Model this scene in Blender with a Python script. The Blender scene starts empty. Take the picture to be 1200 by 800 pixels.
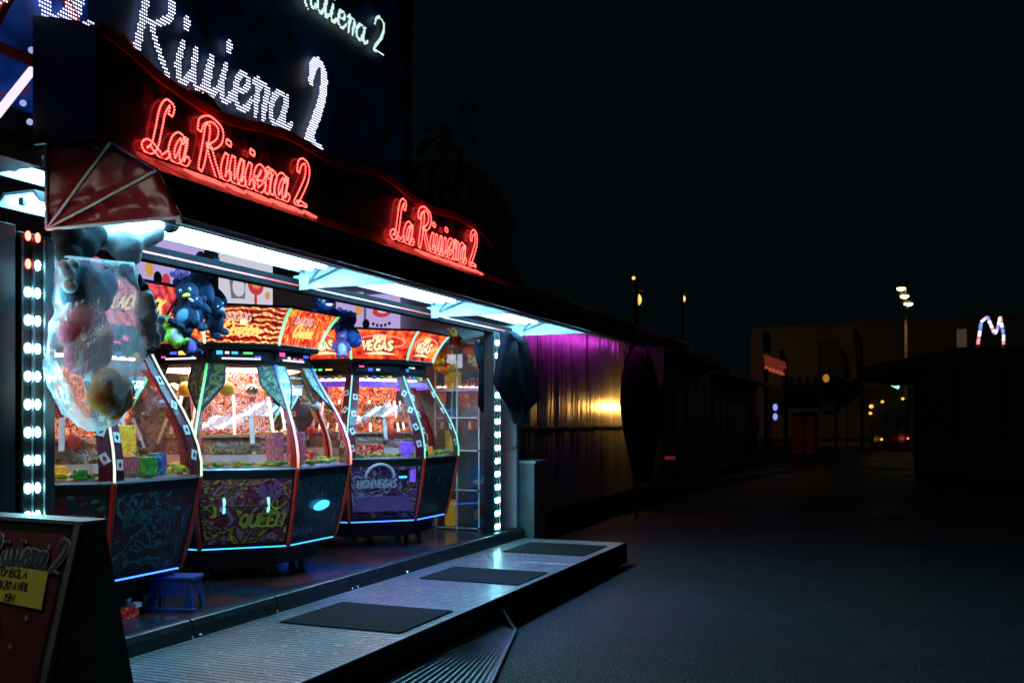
import bpy, bmesh, math, random
from mathutils import Vector, Matrix
R = math.radians
random.seed(7)
scene = bpy.context.scene
col = scene.collection

# ------------------------------------------------------------------ camera
TH = R(22.06)
H = 1.6
cam_d = bpy.data.cameras.new('camera')
cam = bpy.data.objects.new('camera', cam_d)
col.objects.link(cam)
cam.location = (0, 0, H)
cam.rotation_euler = (R(90), 0, TH)
cam_d.sensor_width = 36
cam_d.lens = 34.5
cam_d.shift_y = 92 / 1200
cam_d.clip_end = 600
cam_d.dof.use_dof = True
cam_d.dof.focus_distance = 6.9
cam_d.dof.aperture_fstop = 3.2
scene.camera = cam

# ------------------------------------------------------------------ night sky
w = bpy.data.worlds.new('World')
scene.world = w
w.use_nodes = True
bg = w.node_tree.nodes['Background']
bg.inputs[0].default_value = (0.30, 0.80, 1.0, 1)
bg.inputs[1].default_value = 0.0029
scene.view_settings.view_transform = 'Standard'
scene.view_settings.look = 'None'
scene.view_settings.exposure = 0.0
scene.view_settings.gamma = 1.0
scene.cycles.max_bounces = 7
scene.cycles.transparent_max_bounces = 16
scene.cycles.sample_clamp_indirect = 4.0
scene.cycles.use_denoising = True

def at(u, v, X=None, Y=None, Z=None, d=None):
    """photo measurement (1200 px wide) to a place on a known plane"""
    a = (u - 600) / 1150.0; b = (492 - v) / 1150.0
    c, s = math.cos(TH), math.sin(TH)
    dx, dy, dz = -s + a * c, c + a * s, b
    if X is not None: t = X / dx
    elif Y is not None: t = Y / dy
    elif Z is not None: t = (Z - H) / dz
    else: t = d
    return Vector((dx * t, dy * t, H + dz * t))

# ------------------------------------------------------------------ materials
def nt(name):
    m = bpy.data.materials.new(name); m.use_nodes = True
    t = m.node_tree; b = t.nodes['Principled BSDF']
    return m, t, b
def N(t, kind, **k):
    n = t.nodes.new(kind)
    for a, b in k.items():
        if a in n.inputs: n.inputs[a].default_value = b
        else: setattr(n, a, b)
    return n
def L(t, a, b): t.links.new(a, b)
def ramp(t, fac, stops, interp='LINEAR'):
    r = t.nodes.new('ShaderNodeValToRGB'); r.color_ramp.interpolation = interp
    e = r.color_ramp.elements
    while len(e) < len(stops): e.new(0.5)
    for i, (p, c) in enumerate(stops):
        e[i].position = p
        e[i].color = (c[0], c[1], c[2], 1) if not isinstance(c, (int, float)) else (c, c, c, 1)
    L(t, fac, r.inputs[0]); return r.outputs[0]
def coords(t, kind='Object', scale=(1, 1, 1), rot=(0, 0, 0), loc=(0, 0, 0)):
    tc = N(t, 'ShaderNodeTexCoord'); mp = N(t, 'ShaderNodeMapping')
    mp.inputs['Scale'].default_value = scale; mp.inputs['Rotation'].default_value = rot; mp.inputs['Location'].default_value = loc
    L(t, tc.outputs[kind], mp.inputs[0]); return mp.outputs[0]
def noise(t, vec, scale, detail=4, rough=0.5, dist=0.0):
    n = N(t, 'ShaderNodeTexNoise'); n.inputs['Scale'].default_value = scale; n.inputs['Detail'].default_value = detail
    n.inputs['Roughness'].default_value = rough; n.inputs['Distortion'].default_value = dist
    if vec is not None: L(t, vec, n.inputs['Vector'])
    return n
def bump(t, b, h, strength, dist=0.01):
    n = N(t, 'ShaderNodeBump'); n.inputs['Strength'].default_value = strength; n.inputs['Distance'].default_value = dist
    L(t, h, n.inputs['Height']); L(t, n.outputs[0], b.inputs['Normal'])

def pbr(name, c, rough=0.5, metal=0.0, var=0.25, vs=6.0, bmp=0.0, bs=60, coat=0.0, ao=None):
    m, t, b = nt(name)
    vec = coords(t)
    n = noise(t, vec, vs, 6, 0.6)
    lo = tuple(x * (1 - var) for x in c); hi = tuple(min(1, x * (1 + var)) for x in c)
    L(t, ramp(t, n.outputs[0], [(0.3, lo), (0.7, hi)]), b.inputs['Base Color'])
    r = ramp(t, noise(t, vec, vs * 2.7, 5).outputs[0], [(0.3, max(0.03, rough - 0.03)), (0.7, min(1, rough + 0.05))])
    L(t, r, b.inputs['Roughness'])
    b.inputs['Metallic'].default_value = metal
    b.inputs['Coat Weight'].default_value = coat
    b.inputs['Coat Roughness'].default_value = 0.08
    if bmp: bump(t, b, noise(t, vec, bs, 4).outputs[0], bmp, 0.01)
    return m
def emi(name, c, s, base=(0.02, 0.02, 0.02)):
    m, t, b = nt(name)
    b.inputs['Base Color'].default_value = (*base, 1)
    b.inputs['Emission Color'].default_value = (*c, 1)
    b.inputs['Emission Strength'].default_value = s
    return m
def glass(name, tint=(1, 1, 1), refl=0.06, rough=0.02):
    m = bpy.data.materials.new(name); m.use_nodes = True; t = m.node_tree; t.nodes.clear()
    o = N(t, 'ShaderNodeOutputMaterial'); mx = N(t, 'ShaderNodeMixShader')
    tr = N(t, 'ShaderNodeBsdfTransparent'); gl = N(t, 'ShaderNodeBsdfGlossy'); lw = N(t, 'ShaderNodeLayerWeight')
    tr.inputs[0].default_value = (*tint, 1); gl.inputs['Roughness'].default_value = rough
    lw.inputs[0].default_value = 0.25
    mm = N(t, 'ShaderNodeMath', operation='MULTIPLY_ADD'); L(t, lw.outputs['Fresnel'], mm.inputs[0]); mm.inputs[1].default_value = 0.35; mm.inputs[2].default_value = refl
    L(t, mm.outputs[0], mx.inputs[0]); L(t, tr.outputs[0], mx.inputs[1]); L(t, gl.outputs[0], mx.inputs[2]); L(t, mx.outputs[0], o.inputs[0])
    return m

M = {}
M['black'] = pbr('black lacquer', (0.012, 0.013, 0.015), 0.3, 0, 0.3)
M['black_matt'] = pbr('matt black', (0.010, 0.011, 0.012), 0.6, 0, 0.3)
M['rubber'] = pbr('black rubber', (0.005, 0.006, 0.007), 0.9, 0, 0.4, 12, 0.25, 90)
M['rubber'].node_tree.nodes['Principled BSDF'].inputs['Specular IOR Level'].default_value = 0.2
M['steel'] = pbr('brushed steel', (0.30, 0.31, 0.33), 0.34, 0.9, 0.15)
M['dull_steel'] = pbr('dull grey steel', (0.22, 0.23, 0.24), 0.5, 0.7, 0.25)
M['ledge'] = pbr('glossy sign ledge', (0.55, 0.50, 0.50), 0.16, 0.8, 0.1)
M['beam'] = pbr('matt black beam', (0.006, 0.006, 0.007), 0.95, 0, 0.2)
M['beam'].node_tree.nodes['Principled BSDF'].inputs['Specular IOR Level'].default_value = 0.05
M['rib'] = pbr('polished tread ribs', (0.5, 0.5, 0.52), 0.24, 0.95, 0.15)
M['chrome'] = pbr('chrome', (0.75, 0.76, 0.78), 0.12, 1.0, 0.05)
M['white_metal'] = pbr('white painted aluminium', (0.62, 0.66, 0.68), 0.45, 0, 0.12)
M['grey_paint'] = pbr('grey painted board', (0.27, 0.27, 0.29), 0.6, 0, 0.15)
M['grey_dark'] = pbr('dark grey panel', (0.06, 0.065, 0.07), 0.5, 0, 0.3)
M['white_trim'] = pbr('white canvas piping', (0.7, 0.68, 0.66), 0.6)
M['maroon'] = pbr('maroon lacquer', (0.14, 0.012, 0.03), 0.3, 0, 0.3)
M['red_trim'] = pbr('red trim', (0.60, 0.035, 0.02), 0.3, 0, 0.2)
M['red_paint'] = pbr('red sign paint', (0.50, 0.03, 0.025), 0.55, 0, 0.25, 5)
M['card'] = pbr('white card', (0.75, 0.72, 0.74), 0.5)
M['suit'] = pbr('black suit', (0.02, 0.01, 0.012), 0.5)
M['yellow_card'] = pbr('fluorescent yellow card', (0.34, 0.42, 0.04), 0.7, 0, 0.1)
M['ink'] = pbr('black ink', (0.01, 0.012, 0.02), 0.6)
M['teal_ink'] = pbr('dark teal ink', (0.02, 0.05, 0.07), 0.6)
M['pale_ink'] = pbr('pale lettering outline', (0.30, 0.33, 0.36), 0.6)
M['caster'] = pbr('pale caster wheel', (0.42, 0.20, 0.14), 0.35)
M['plywood'] = pbr('weathered grey wood', (0.055, 0.062, 0.055), 0.7, 0, 0.3)
M['blue_plastic'] = pbr('blue plastic', (0.01, 0.03, 0.16), 0.45)
M['dark_cloth'] = pbr('dark purple tarpaulin', (0.007, 0.004, 0.009), 0.9, 0, 0.4, 5, 0.4, 12)
M['dark_cloth'].node_tree.nodes['Principled BSDF'].inputs['Specular IOR Level'].default_value = 0.12
M['glass'] = glass('clear pane')
M['acrylic'] = glass('clear acrylic', (0.93, 0.95, 0.96), 0.12, 0.06)
M['tube'] = emi('fluorescent tube', (0.20, 0.67, 1.0), 120.0)
M['tube_soft'] = emi('fluorescent diffuser', (0.22, 0.68, 1.0), 9.0)
M['added_tube_plain'] = emi('added plain white tube', (1.0, 0.86, 0.80), 40.0)
M['added_soft_plain'] = emi('added plain white diffuser', (1.0, 0.86, 0.80), 5.0)
M['handle_glow'] = emi('cyan handle light', (0.25, 0.85, 1.0), 1.3)
M['led_white'] = emi('cool white led', (0.30, 0.85, 1.0), 90.0)
M['led_red'] = emi('red led', (1.0, 0.10, 0.07), 9.0)
M['sign_white'] = emi('white sign led', (0.80, 0.80, 1.0), 2.4)
M['sign_warm'] = emi('greenish white sign led', (0.72, 1.0, 0.90), 1.6)
M['neon_red'] = emi('red sign led', (1.0, 0.075, 0.06), 7.0)
M['neon_core'] = emi('red sign glow rope', (1.0, 0.02, 0.02), 5.0)
M['reflection_red'] = emi('red letter reflection glow', (1.0, 0.11, 0.08), 1.9)  # glow used for the sign letters mirrored in the canvas
M['blue_led'] = emi('blue led strip', (0.03, 0.14, 1.0), 5.0)
M['cyan_led'] = emi('cyan led strip', (0.04, 0.45, 1.0), 2.2)
M['blue_dim'] = emi('dim blue edge light', (0.02, 0.06, 1.0), 0.9)
M['amber'] = emi('amber bulb', (1.0, 0.50, 0.10), 1.6)
M['amber_hot'] = emi('street lamp glass', (1.0, 0.80, 0.42), 6.0)
M['purple'] = emi('purple tube', (0.80, 0.06, 0.85), 17)
M['teal'] = emi('teal tube', (0.3, 1.0, 0.85), 1.6)
M['coin'] = pbr('brass coins', (0.8, 0.55, 0.22), 0.25, 0.9, 0.2)
M['chip_green'] = pbr('green chips', (0.03, 0.35, 0.06), 0.4)
M['chip_yellow'] = pbr('yellow chips', (0.75, 0.50, 0.05), 0.4)
M['inner_white'] = pbr('white inner plastic', (0.55, 0.42, 0.40), 0.35)
M['inner_red'] = pbr('red inner plastic', (0.65, 0.06, 0.03), 0.3)
M['ring_light'] = emi('machine ring light', (1.0, 0.66, 0.58), 11.0)
M['rod_light'] = emi('pink light rod', (1.0, 0.55, 0.50), 3.0)

def art(name, stops, scale=7, emit=0.0, kind='noise', dist=2.0, rough=0.3, seed=0.0, metal=0.0, coat=0.3, lines=0.0, squash=(1, 1, 1)):
    """printed artwork: procedural flat print; emit > 0 for backlit panels or for light put into a print"""
    m, t, b = nt(name)
    vec = coords(t, 'Object', squash, (0, 0, 0), (seed, seed * 0.7, seed * 1.3))
    if kind == 'noise': f = noise(t, vec, scale, 3, 0.55, dist).outputs[0]
    elif kind == 'vor':
        v = N(t, 'ShaderNodeTexVoronoi'); v.inputs['Scale'].default_value = scale
        nv = noise(t, vec, scale * 0.6, 3); mx = N(t, 'ShaderNodeVectorMath', operation='MULTIPLY_ADD')
        L(t, nv.outputs['Color'], mx.inputs[0]); mx.inputs[1].default_value = (0.35, 0.35, 0.35); L(t, vec, mx.inputs[2])
        L(t, mx.outputs[0], v.inputs['Vector']); f = v.outputs['Distance'] if False else v.outputs['Color']
        sx = N(t, 'ShaderNodeSeparateColor'); L(t, f, sx.inputs[0]); f = sx.outputs[0]
    else:
        wv = N(t, 'ShaderNodeTexWave', wave_type='RINGS', rings_direction='SPHERICAL'); wv.inputs['Scale'].default_value = scale
        wv.inputs['Distortion'].default_value = dist; wv.inputs['Detail'].default_value = 2.5; wv.inputs['Detail Scale'].default_value = 2.0
        L(t, vec, wv.inputs['Vector']); f = wv.outputs['Fac']
    c = ramp(t, f, stops, 'LINEAR' if kind != 'vor' else 'CONSTANT')
    if lines:
        wv = N(t, 'ShaderNodeTexWave', wave_type='BANDS', bands_direction='DIAGONAL'); wv.inputs['Scale'].default_value = lines
        wv.inputs['Distortion'].default_value = 6; wv.inputs['Detail'].default_value = 2; L(t, vec, wv.inputs['Vector'])
        k = ramp(t, wv.outputs['Fac'], [(0.42, 0.12), (0.55, 1.0)])
        mm = N(t, 'ShaderNodeMix', data_type='RGBA', blend_type='MULTIPLY'); mm.inputs[0].default_value = 0.6
        L(t, c, mm.inputs[6]); L(t, k, mm.inputs[7]); c = mm.outputs[2]
    L(t, c, b.inputs['Base Color'])
    b.inputs['Roughness'].default_value = rough; b.inputs['Coat Weight'].default_value = coat; b.inputs['Coat Roughness'].default_value = 0.06
    b.inputs['Metallic'].default_value = metal
    if emit:
        L(t, c, b.inputs['Emission Color']); b.inputs['Emission Strength'].default_value = emit
    return m
RD, OR, YE, CR, DK, PK = (0.55, 0.01, 0.01), (1.0, 0.16, 0.02), (1.0, 0.50, 0.06), (1.0, 0.75, 0.35), (0.06, 0.002, 0.004), (0.9, 0.10, 0.12)
M['marq_dance'] = art('backlit dance artwork', [(0.0, DK), (0.22, RD), (0.5, (0.8, 0.03, 0.03)), (0.68, OR), (0.84, YE), (1, CR)], 7, 1.15, 'ring', 7, lines=11)
M['marq_fire'] = art('backlit fire artwork', [(0.3, DK), (0.42, RD), (0.53, (0.9, 0.09, 0.02)), (0.64, YE), (0.78, CR)], 14, 1.2, 'noise', 3, squash=(1, 1, 0.45))
M['marq_vegas'] = art('backlit orange desert artwork', [(0.30, DK), (0.42, RD), (0.52, (0.85, 0.07, 0.01)), (0.60, OR), (0.68, (1, 0.32, 0.04)), (0.85, YE)], 8, 1.2, 'noise', 1.2, seed=3)
M['marq_jack'] = art('backlit red card artwork', [(0.28, DK), (0.42, (0.6, 0.01, 0.03)), (0.55, PK), (0.66, OR), (0.78, YE)], 6, 1.1, 'noise', 2.5, seed=8, lines=7)
K0 = (0.012, 0.01, 0.014)
def bands(cs):
    out = []; n_ = len(cs); lo_, hi_ = .27, .73
    for i_, c_ in enumerate(cs):
        p_ = lo_ + (hi_ - lo_) * i_ / n_; w_2 = (hi_ - lo_) / n_
        out += [(p_, K0), (p_ + w_2 * .16, c_), (p_ + w_2 * .8, tuple(q * .55 for q in c_))]
    return out + [(hi_, K0)]
M['base_dance'] = art('graffiti artwork', bands([(.30, .03, .08), (.05, .04, .05), (.85, .50, .03), (.16, .02, .05), (.40, .03, .05), (.45, .30, .38), (.45, .05, .03), (.75, .42, .02)]), 4.5, 0, 'noise', 2.2)
M['base_vegas'] = art('purple skull tone artwork', bands([(.06, .02, .08), (.28, .07, .24), (.10, .03, .12), (.48, .33, .46), (.04, .02, .05), (.50, .14, .04), (.35, .2, .34)]), 4.0, 0, 'noise', 2.4, seed=5)
M['base_jack'] = art('dark teal card artwork', bands([(.02, .05, .07), (.02, .02, .03), (.12, .30, .34), (.02, .03, .04), (.22, .02, .03), (.02, .04, .05), (.14, .28, .30)]), 3.5, 0, 'noise', 2.4, seed=2)
M['base_dark'] = art('dark glossy artwork', [(0.3, (0.004, 0.012, 0.014)), (0.5, (0.02, 0.07, 0.08)), (0.58, (0.01, 0.02, 0.03)), (0.7, (0.05, 0.16, 0.17))], 9, 0, 'noise', 3, seed=4, rough=0.2)
M['core_a'] = art('backlit machine core artwork', bands([(.5, .05, .06), (1, .6, .45), (.25, .05, .08), (1, .35, .12), (.95, .8, .85), (.6, .1, .2), (1, .7, .3)]), 9, 0.6, 'noise', 2.5)
M['core_b'] = art('backlit red core artwork', bands([(.5, .02, .02), (1, .14, .06), (.12, .01, .02), (1, .5, .2), (.7, .05, .05), (1, .65, .5)]), 8, 0.55, 'noise', 2.5, seed=6)
M['shelf_art'] = art('pink and gold shelf artwork', bands([(.45, .22, .2), (.7, .5, .45), (.5, .3, .28), (.75, .5, .2), (.6, .42, .4)]), 7, 0, 'noise', 1.5, seed=3)
M['shoulder'] = art('green cartoon shoulder artwork', [(0.3, (0.006, 0.01, 0.02)), (0.5, (0.03, 0.05, 0.05)), (0.58, (0.20, 0.28, 0.03)), (0.66, (0.12, 0.04, 0.2)), (0.75, (0.6, 0.6, 0.65))], 10, 0.12, 'noise', 3, seed=1)
M['blue_art'] = art('deep blue backlit sign vinyl', [(0.3, (0.002, 0.004, 0.010)), (0.45, (0.003, 0.012, 0.05)), (0.58, (0.004, 0.03, 0.12)), (0.68, (0.01, 0.05, 0.18)), (0.76, (0.03, 0.01, 0.02))], 1.8, 0.03, 'noise', 1.5, seed=4.2, rough=0.5, coat=0)
M['blue_bright'] = art('bright blue backlit sign vinyl', [(0.3, (0.003, 0.02, 0.12)), (0.48, (0.008, 0.06, 0.42)), (0.62, (0.02, 0.12, 0.65)), (0.72, (0.4, 0.02, 0.03))], 2.2, 0.16, 'noise', 1.5, seed=1.2, rough=0.5, coat=0)
M['dark_art'] = art('dark fascia vinyl', [(0.35, (0.008, 0.004, 0.006)), (0.55, (0.02, 0.006, 0.01)), (0.66, (0.20, 0.02, 0.035)), (0.75, (0.03, 0.008, 0.012))], 5.5, 0, 'noise', 1.5, seed=2, rough=0.35)
M['board_red'] = art('dark red board print', [(0.3, (0.035, 0.006, 0.01)), (0.7, (0.09, 0.012, 0.02))], 3, 0, 'noise', 1, seed=2, rough=0.5, coat=0)
M['cartoon'] = art('bright beach scene print', [(0.0, (0.02, 0.12, 0.45)), (0.4, (0.05, 0.35, 0.75)), (0.52, (0.7, 0.8, 0.85)), (0.6, (0.05, 0.3, 0.08)), (0.7, (0.7, 0.06, 0.03)), (0.8, (0.8, 0.5, 0.1))], 4, 0.05, 'noise', 1, seed=9)
M['box_pink'] = art('magenta box print', [(0.3, (0.5, 0.02, 0.12)), (0.45, (0.8, 0.12, 0.3)), (0.52, (0.1, 0.02, 0.1)), (0.62, (0.95, 0.5, 0.1)), (0.75, (0.5, 0.1, 0.5))], 26, 0.12, 'noise', 3)  # box prints get a faint glow of their own, no lamp inside
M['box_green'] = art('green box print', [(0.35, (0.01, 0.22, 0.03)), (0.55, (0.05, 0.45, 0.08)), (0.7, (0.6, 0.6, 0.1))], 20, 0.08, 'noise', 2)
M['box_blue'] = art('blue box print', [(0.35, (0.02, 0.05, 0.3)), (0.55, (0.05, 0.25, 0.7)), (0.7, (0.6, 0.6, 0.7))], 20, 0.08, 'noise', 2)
M['box_violet'] = art('violet box print', [(0.35, (0.16, 0.05, 0.6)), (0.6, (0.28, 0.12, 0.9))], 14, 0.5, 'noise', 2)  # stronger glow stands in for blue light falling on the prize box
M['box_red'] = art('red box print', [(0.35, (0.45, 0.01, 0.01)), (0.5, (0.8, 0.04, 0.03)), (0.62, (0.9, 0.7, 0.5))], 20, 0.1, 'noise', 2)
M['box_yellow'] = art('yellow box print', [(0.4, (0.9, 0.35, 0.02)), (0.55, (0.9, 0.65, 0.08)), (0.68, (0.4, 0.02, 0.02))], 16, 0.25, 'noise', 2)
M['pic_white'] = emi('white backlit picture', (0.80, 0.78, 0.92), 0.75)
M['pic_red'] = emi('red backlit print', (0.8, 0.05, 0.08), 0.7)
M['pic_grey'] = emi('grey backlit print', (0.20, 0.20, 0.26), 0.7)
M['pic_gold'] = emi('gold backlit print', (0.9, 0.45, 0.1), 0.7)
M['pic_lilac'] = emi('lilac backlit picture', (0.62, 0.48, 0.95), 0.75)
M['letter_gold'] = emi('golden letters', (1.0, 0.62, 0.16), 1.3)
M['letter_cream'] = emi('cream letters', (1.0, 0.78, 0.45), 1.25)
M['letter_pink'] = emi('pink letters', (1.0, 0.42, 0.36), 1.1)
M['letter_dark'] = pbr('dark letter shadow', (0.05, 0.004, 0.004), 0.5)
M['print_violet'] = pbr('violet print', (0.22, 0.08, 0.25), 0.5)
M['print_yellow'] = pbr('yellow print', (0.55, 0.38, 0.04), 0.5)
M['print_white'] = pbr('white print', (0.5, 0.48, 0.55), 0.5)
M['print_teal'] = pbr('teal print', (0.06, 0.13, 0.15), 0.5)

def canvas():
    m, t, b = nt('maroon vinyl canvas')
    vec = coords(t)
    L(t, ramp(t, noise(t, vec, 4, 5).outputs[0], [(0.3, (0.20, 0.012, 0.018)), (0.7, (0.27, 0.018, 0.025))]), b.inputs['Base Color'])
    b.inputs['Roughness'].default_value = 0.36; b.inputs['Specular IOR Level'].default_value = 0.4
    n = noise(t, vec, 3.2, 1, 0.3, 2.0)
    bump(t, b, n.outputs[0], 0.35, 0.10)
    return m
M['canvas'] = canvas()

def neon_grad(name, stops, s):
    m, t, b = nt(name)
    tc = N(t, 'ShaderNodeTexCoord'); sp = N(t, 'ShaderNodeSeparateXYZ'); L(t, tc.outputs['Generated'], sp.inputs[0])
    c = ramp(t, sp.outputs[2], stops); L(t, c, b.inputs['Emission Color']); b.inputs['Emission Strength'].default_value = s
    b.inputs['Base Color'].default_value = (0.02, 0.02, 0.02, 1)
    return m
M['neon_green'] = neon_grad('green white neon rope', [(0, (0.75, 1.0, 0.7)), (0.6, (0.30, 1.0, 0.62)), (0.9, (0.15, 0.95, 0.35)), (1, (0.02, 0.6, 0.05))], 1.25)
M['neon_mix'] = neon_grad('blue to pink neon rope', [(0, (1.0, 0.22, 0.12)), (0.12, (1.0, 0.55, 0.5)), (0.45, (0.85, 0.72, 1.0)), (0.75, (0.35, 0.65, 1.0)), (1, (0.02, 0.12, 1.0))], 1.3)
M['neon_mint'] = neon_grad('mint neon rope', [(0, (0.25, 1.0, 0.65)), (1, (0.40, 0.95, 0.80))], 1.1)
M['neon_pale'] = neon_grad('pale neon rope', [(0, (0.9, 1.0, 0.75)), (1, (0.75, 0.95, 0.85))], 1.1)

def plate_mat():
    m, t, b = nt('ribbed aluminium tread plate')
    vec = coords(t)
    b.inputs['Metallic'].default_value = 0.85
    L(t, ramp(t, noise(t, vec, 3.0, 6, 0.6).outputs[0], [(0.3, (0.33, 0.33, 0.34)), (0.7, (0.40, 0.40, 0.42))]), b.inputs['Base Color'])
    L(t, ramp(t, noise(t, vec, 9.0, 6, 0.6).outputs[0], [(0.35, 0.30), (0.65, 0.38)]), b.inputs['Roughness'])
    # five-bar tread: alternate patches of short raised bars
    sx = N(t, 'ShaderNodeSeparateXYZ'); L(t, vec, sx.inputs[0])
    def mod(o, k, ph=0.0):
        a = N(t, 'ShaderNodeMath', operation='MULTIPLY_ADD'); L(t, o, a.inputs[0]); a.inputs[1].default_value = k; a.inputs[2].default_value = ph
        f = N(t, 'ShaderNodeMath', operation='SINE'); L(t, a.outputs[0], f.inputs[0]); return f.outputs[0]
    a = mod(sx.outputs[0], 2 * math.pi / 0.05); bb = mod(sx.outputs[1], 2 * math.pi / 0.05)
    mm = N(t, 'ShaderNodeMath', operation='MULTIPLY'); L(t, a, mm.inputs[0]); L(t, bb, mm.inputs[1])
    h = ramp(t, mm.outputs[0], [(0.12, 0.0), (0.35, 1.0)])
    bump(t, b, h, 0.6, 0.004)
    return m
M['plate'] = plate_mat()

def asphalt():
    m, t, b = nt('wet asphalt')
    vec = coords(t)
    fine = noise(t, vec, 60, 3, 0.75); big = noise(t, vec, 0.45, 5, 0.6)
    L(t, ramp(t, fine.outputs[0], [(0.36, (0.004, 0.005, 0.006)), (0.54, (0.026, 0.030, 0.032)), (0.62, (0.26, 0.27, 0.26))]), b.inputs['Base Color'])  # pale grit specks, contrast raised to put wet sparkle into the colour
    L(t, ramp(t, big.outputs[0], [(0.42, 0.32), (0.62, 0.58)]), b.inputs['Roughness'])
    gl_ = noise(t, vec, 130, 2, .5); rr = ramp(t, big.outputs[0], [(0.42, 0.32), (0.62, 0.58)]); sp_ = ramp(t, gl_.outputs[0], [(.56, 1.0), (.63, .2)]); mu = N(t, 'ShaderNodeMath', operation='MULTIPLY'); L(t, rr, mu.inputs[0]); L(t, sp_, mu.inputs[1]); L(t, mu.outputs[0], b.inputs['Roughness'])
    b.inputs['Specular IOR Level'].default_value = 0.28
    gr_ = noise(t, vec, 65, 4, 0.8)
    bump(t, b, gr_.outputs[0], 1.0, 0.03)
    return m
M['asphalt'] = asphalt()

def floor_mat():
    m, t, b = nt('polished deck boards')
    vec = coords(t)
    c = ramp(t, noise(t, vec, 2.0, 5, 0.6).outputs[0], [(0.35, (0.05, 0.012, 0.012)), (0.65, (0.12, 0.025, 0.022))])
    L(t, c, b.inputs['Base Color']); b.inputs['Roughness'].default_value = 0.2
    bump(t, b, noise(t, vec, 30, 3).outputs[0], 0.06, 0.01)
    return m
M['floor_red'] = floor_mat()
M['floor_dark'] = pbr('dark deck board', (0.02, 0.022, 0.035), 0.22)

def corrugated():
    m, t, b = nt('dented sheet metal')
    vec = coords(t, 'Object', (1, 1, 0.12))
    b.inputs['Metallic'].default_value = 0.9
    L(t, ramp(t, noise(t, vec, 5, 5, 0.6).outputs[0], [(0.3, (0.34, 0.33, 0.33)), (0.7, (0.52, 0.51, 0.50))]), b.inputs['Base Color'])
    b.inputs['Roughness'].default_value = 0.36
    bump(t, b, noise(t, vec, 8, 3, 0.6).outputs[0], 0.6, 0.05)
    return m
M['sheet'] = corrugated()
M['far_wall'] = pbr('far rendered wall', (0.36, 0.30, 0.22), 0.85, 0, 0.2, 0.3)
M['far_dark'] = pbr('grey stall panel', (0.10, 0.115, 0.12), 0.6)
M['far_red'] = pbr('red stall board', (0.35, 0.05, 0.035), 0.6)
M['far_tent'] = pbr('grey tent fabric', (0.16, 0.17, 0.175), 0.9)
M['pole'] = pbr('galvanised pole', (0.25, 0.22, 0.18), 0.5, 0.3)
M['flag'] = pbr('orange brown flag', (0.60, 0.30, 0.10), 0.8, 0, 0.5, 2)
def thin(name, c):
    m = bpy.data.materials.new(name); m.use_nodes = True; t = m.node_tree; t.nodes.clear()
    o = N(t, 'ShaderNodeOutputMaterial'); mx = N(t, 'ShaderNodeMixShader'); a = N(t, 'ShaderNodeBsdfDiffuse'); b = N(t, 'ShaderNodeBsdfTranslucent')
    vec = coords(t); k = ramp(t, noise(t, vec, 1.6, 3, .6, 1).outputs[0], [(.35, tuple(x * .25 for x in c)), (.6, c)])
    L(t, k, a.inputs[0]); L(t, k, b.inputs[0]); mx.inputs[0].default_value = .6; L(t, a.outputs[0], mx.inputs[1]); L(t, b.outputs[0], mx.inputs[2]); L(t, mx.outputs[0], o.inputs[0]); return m
M['flag'] = thin('thin orange flag cloth', (.8, .40, .14))
M['check_white'] = pbr('white chequer', (0.35, 0.34, 0.33), 0.8)

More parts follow.
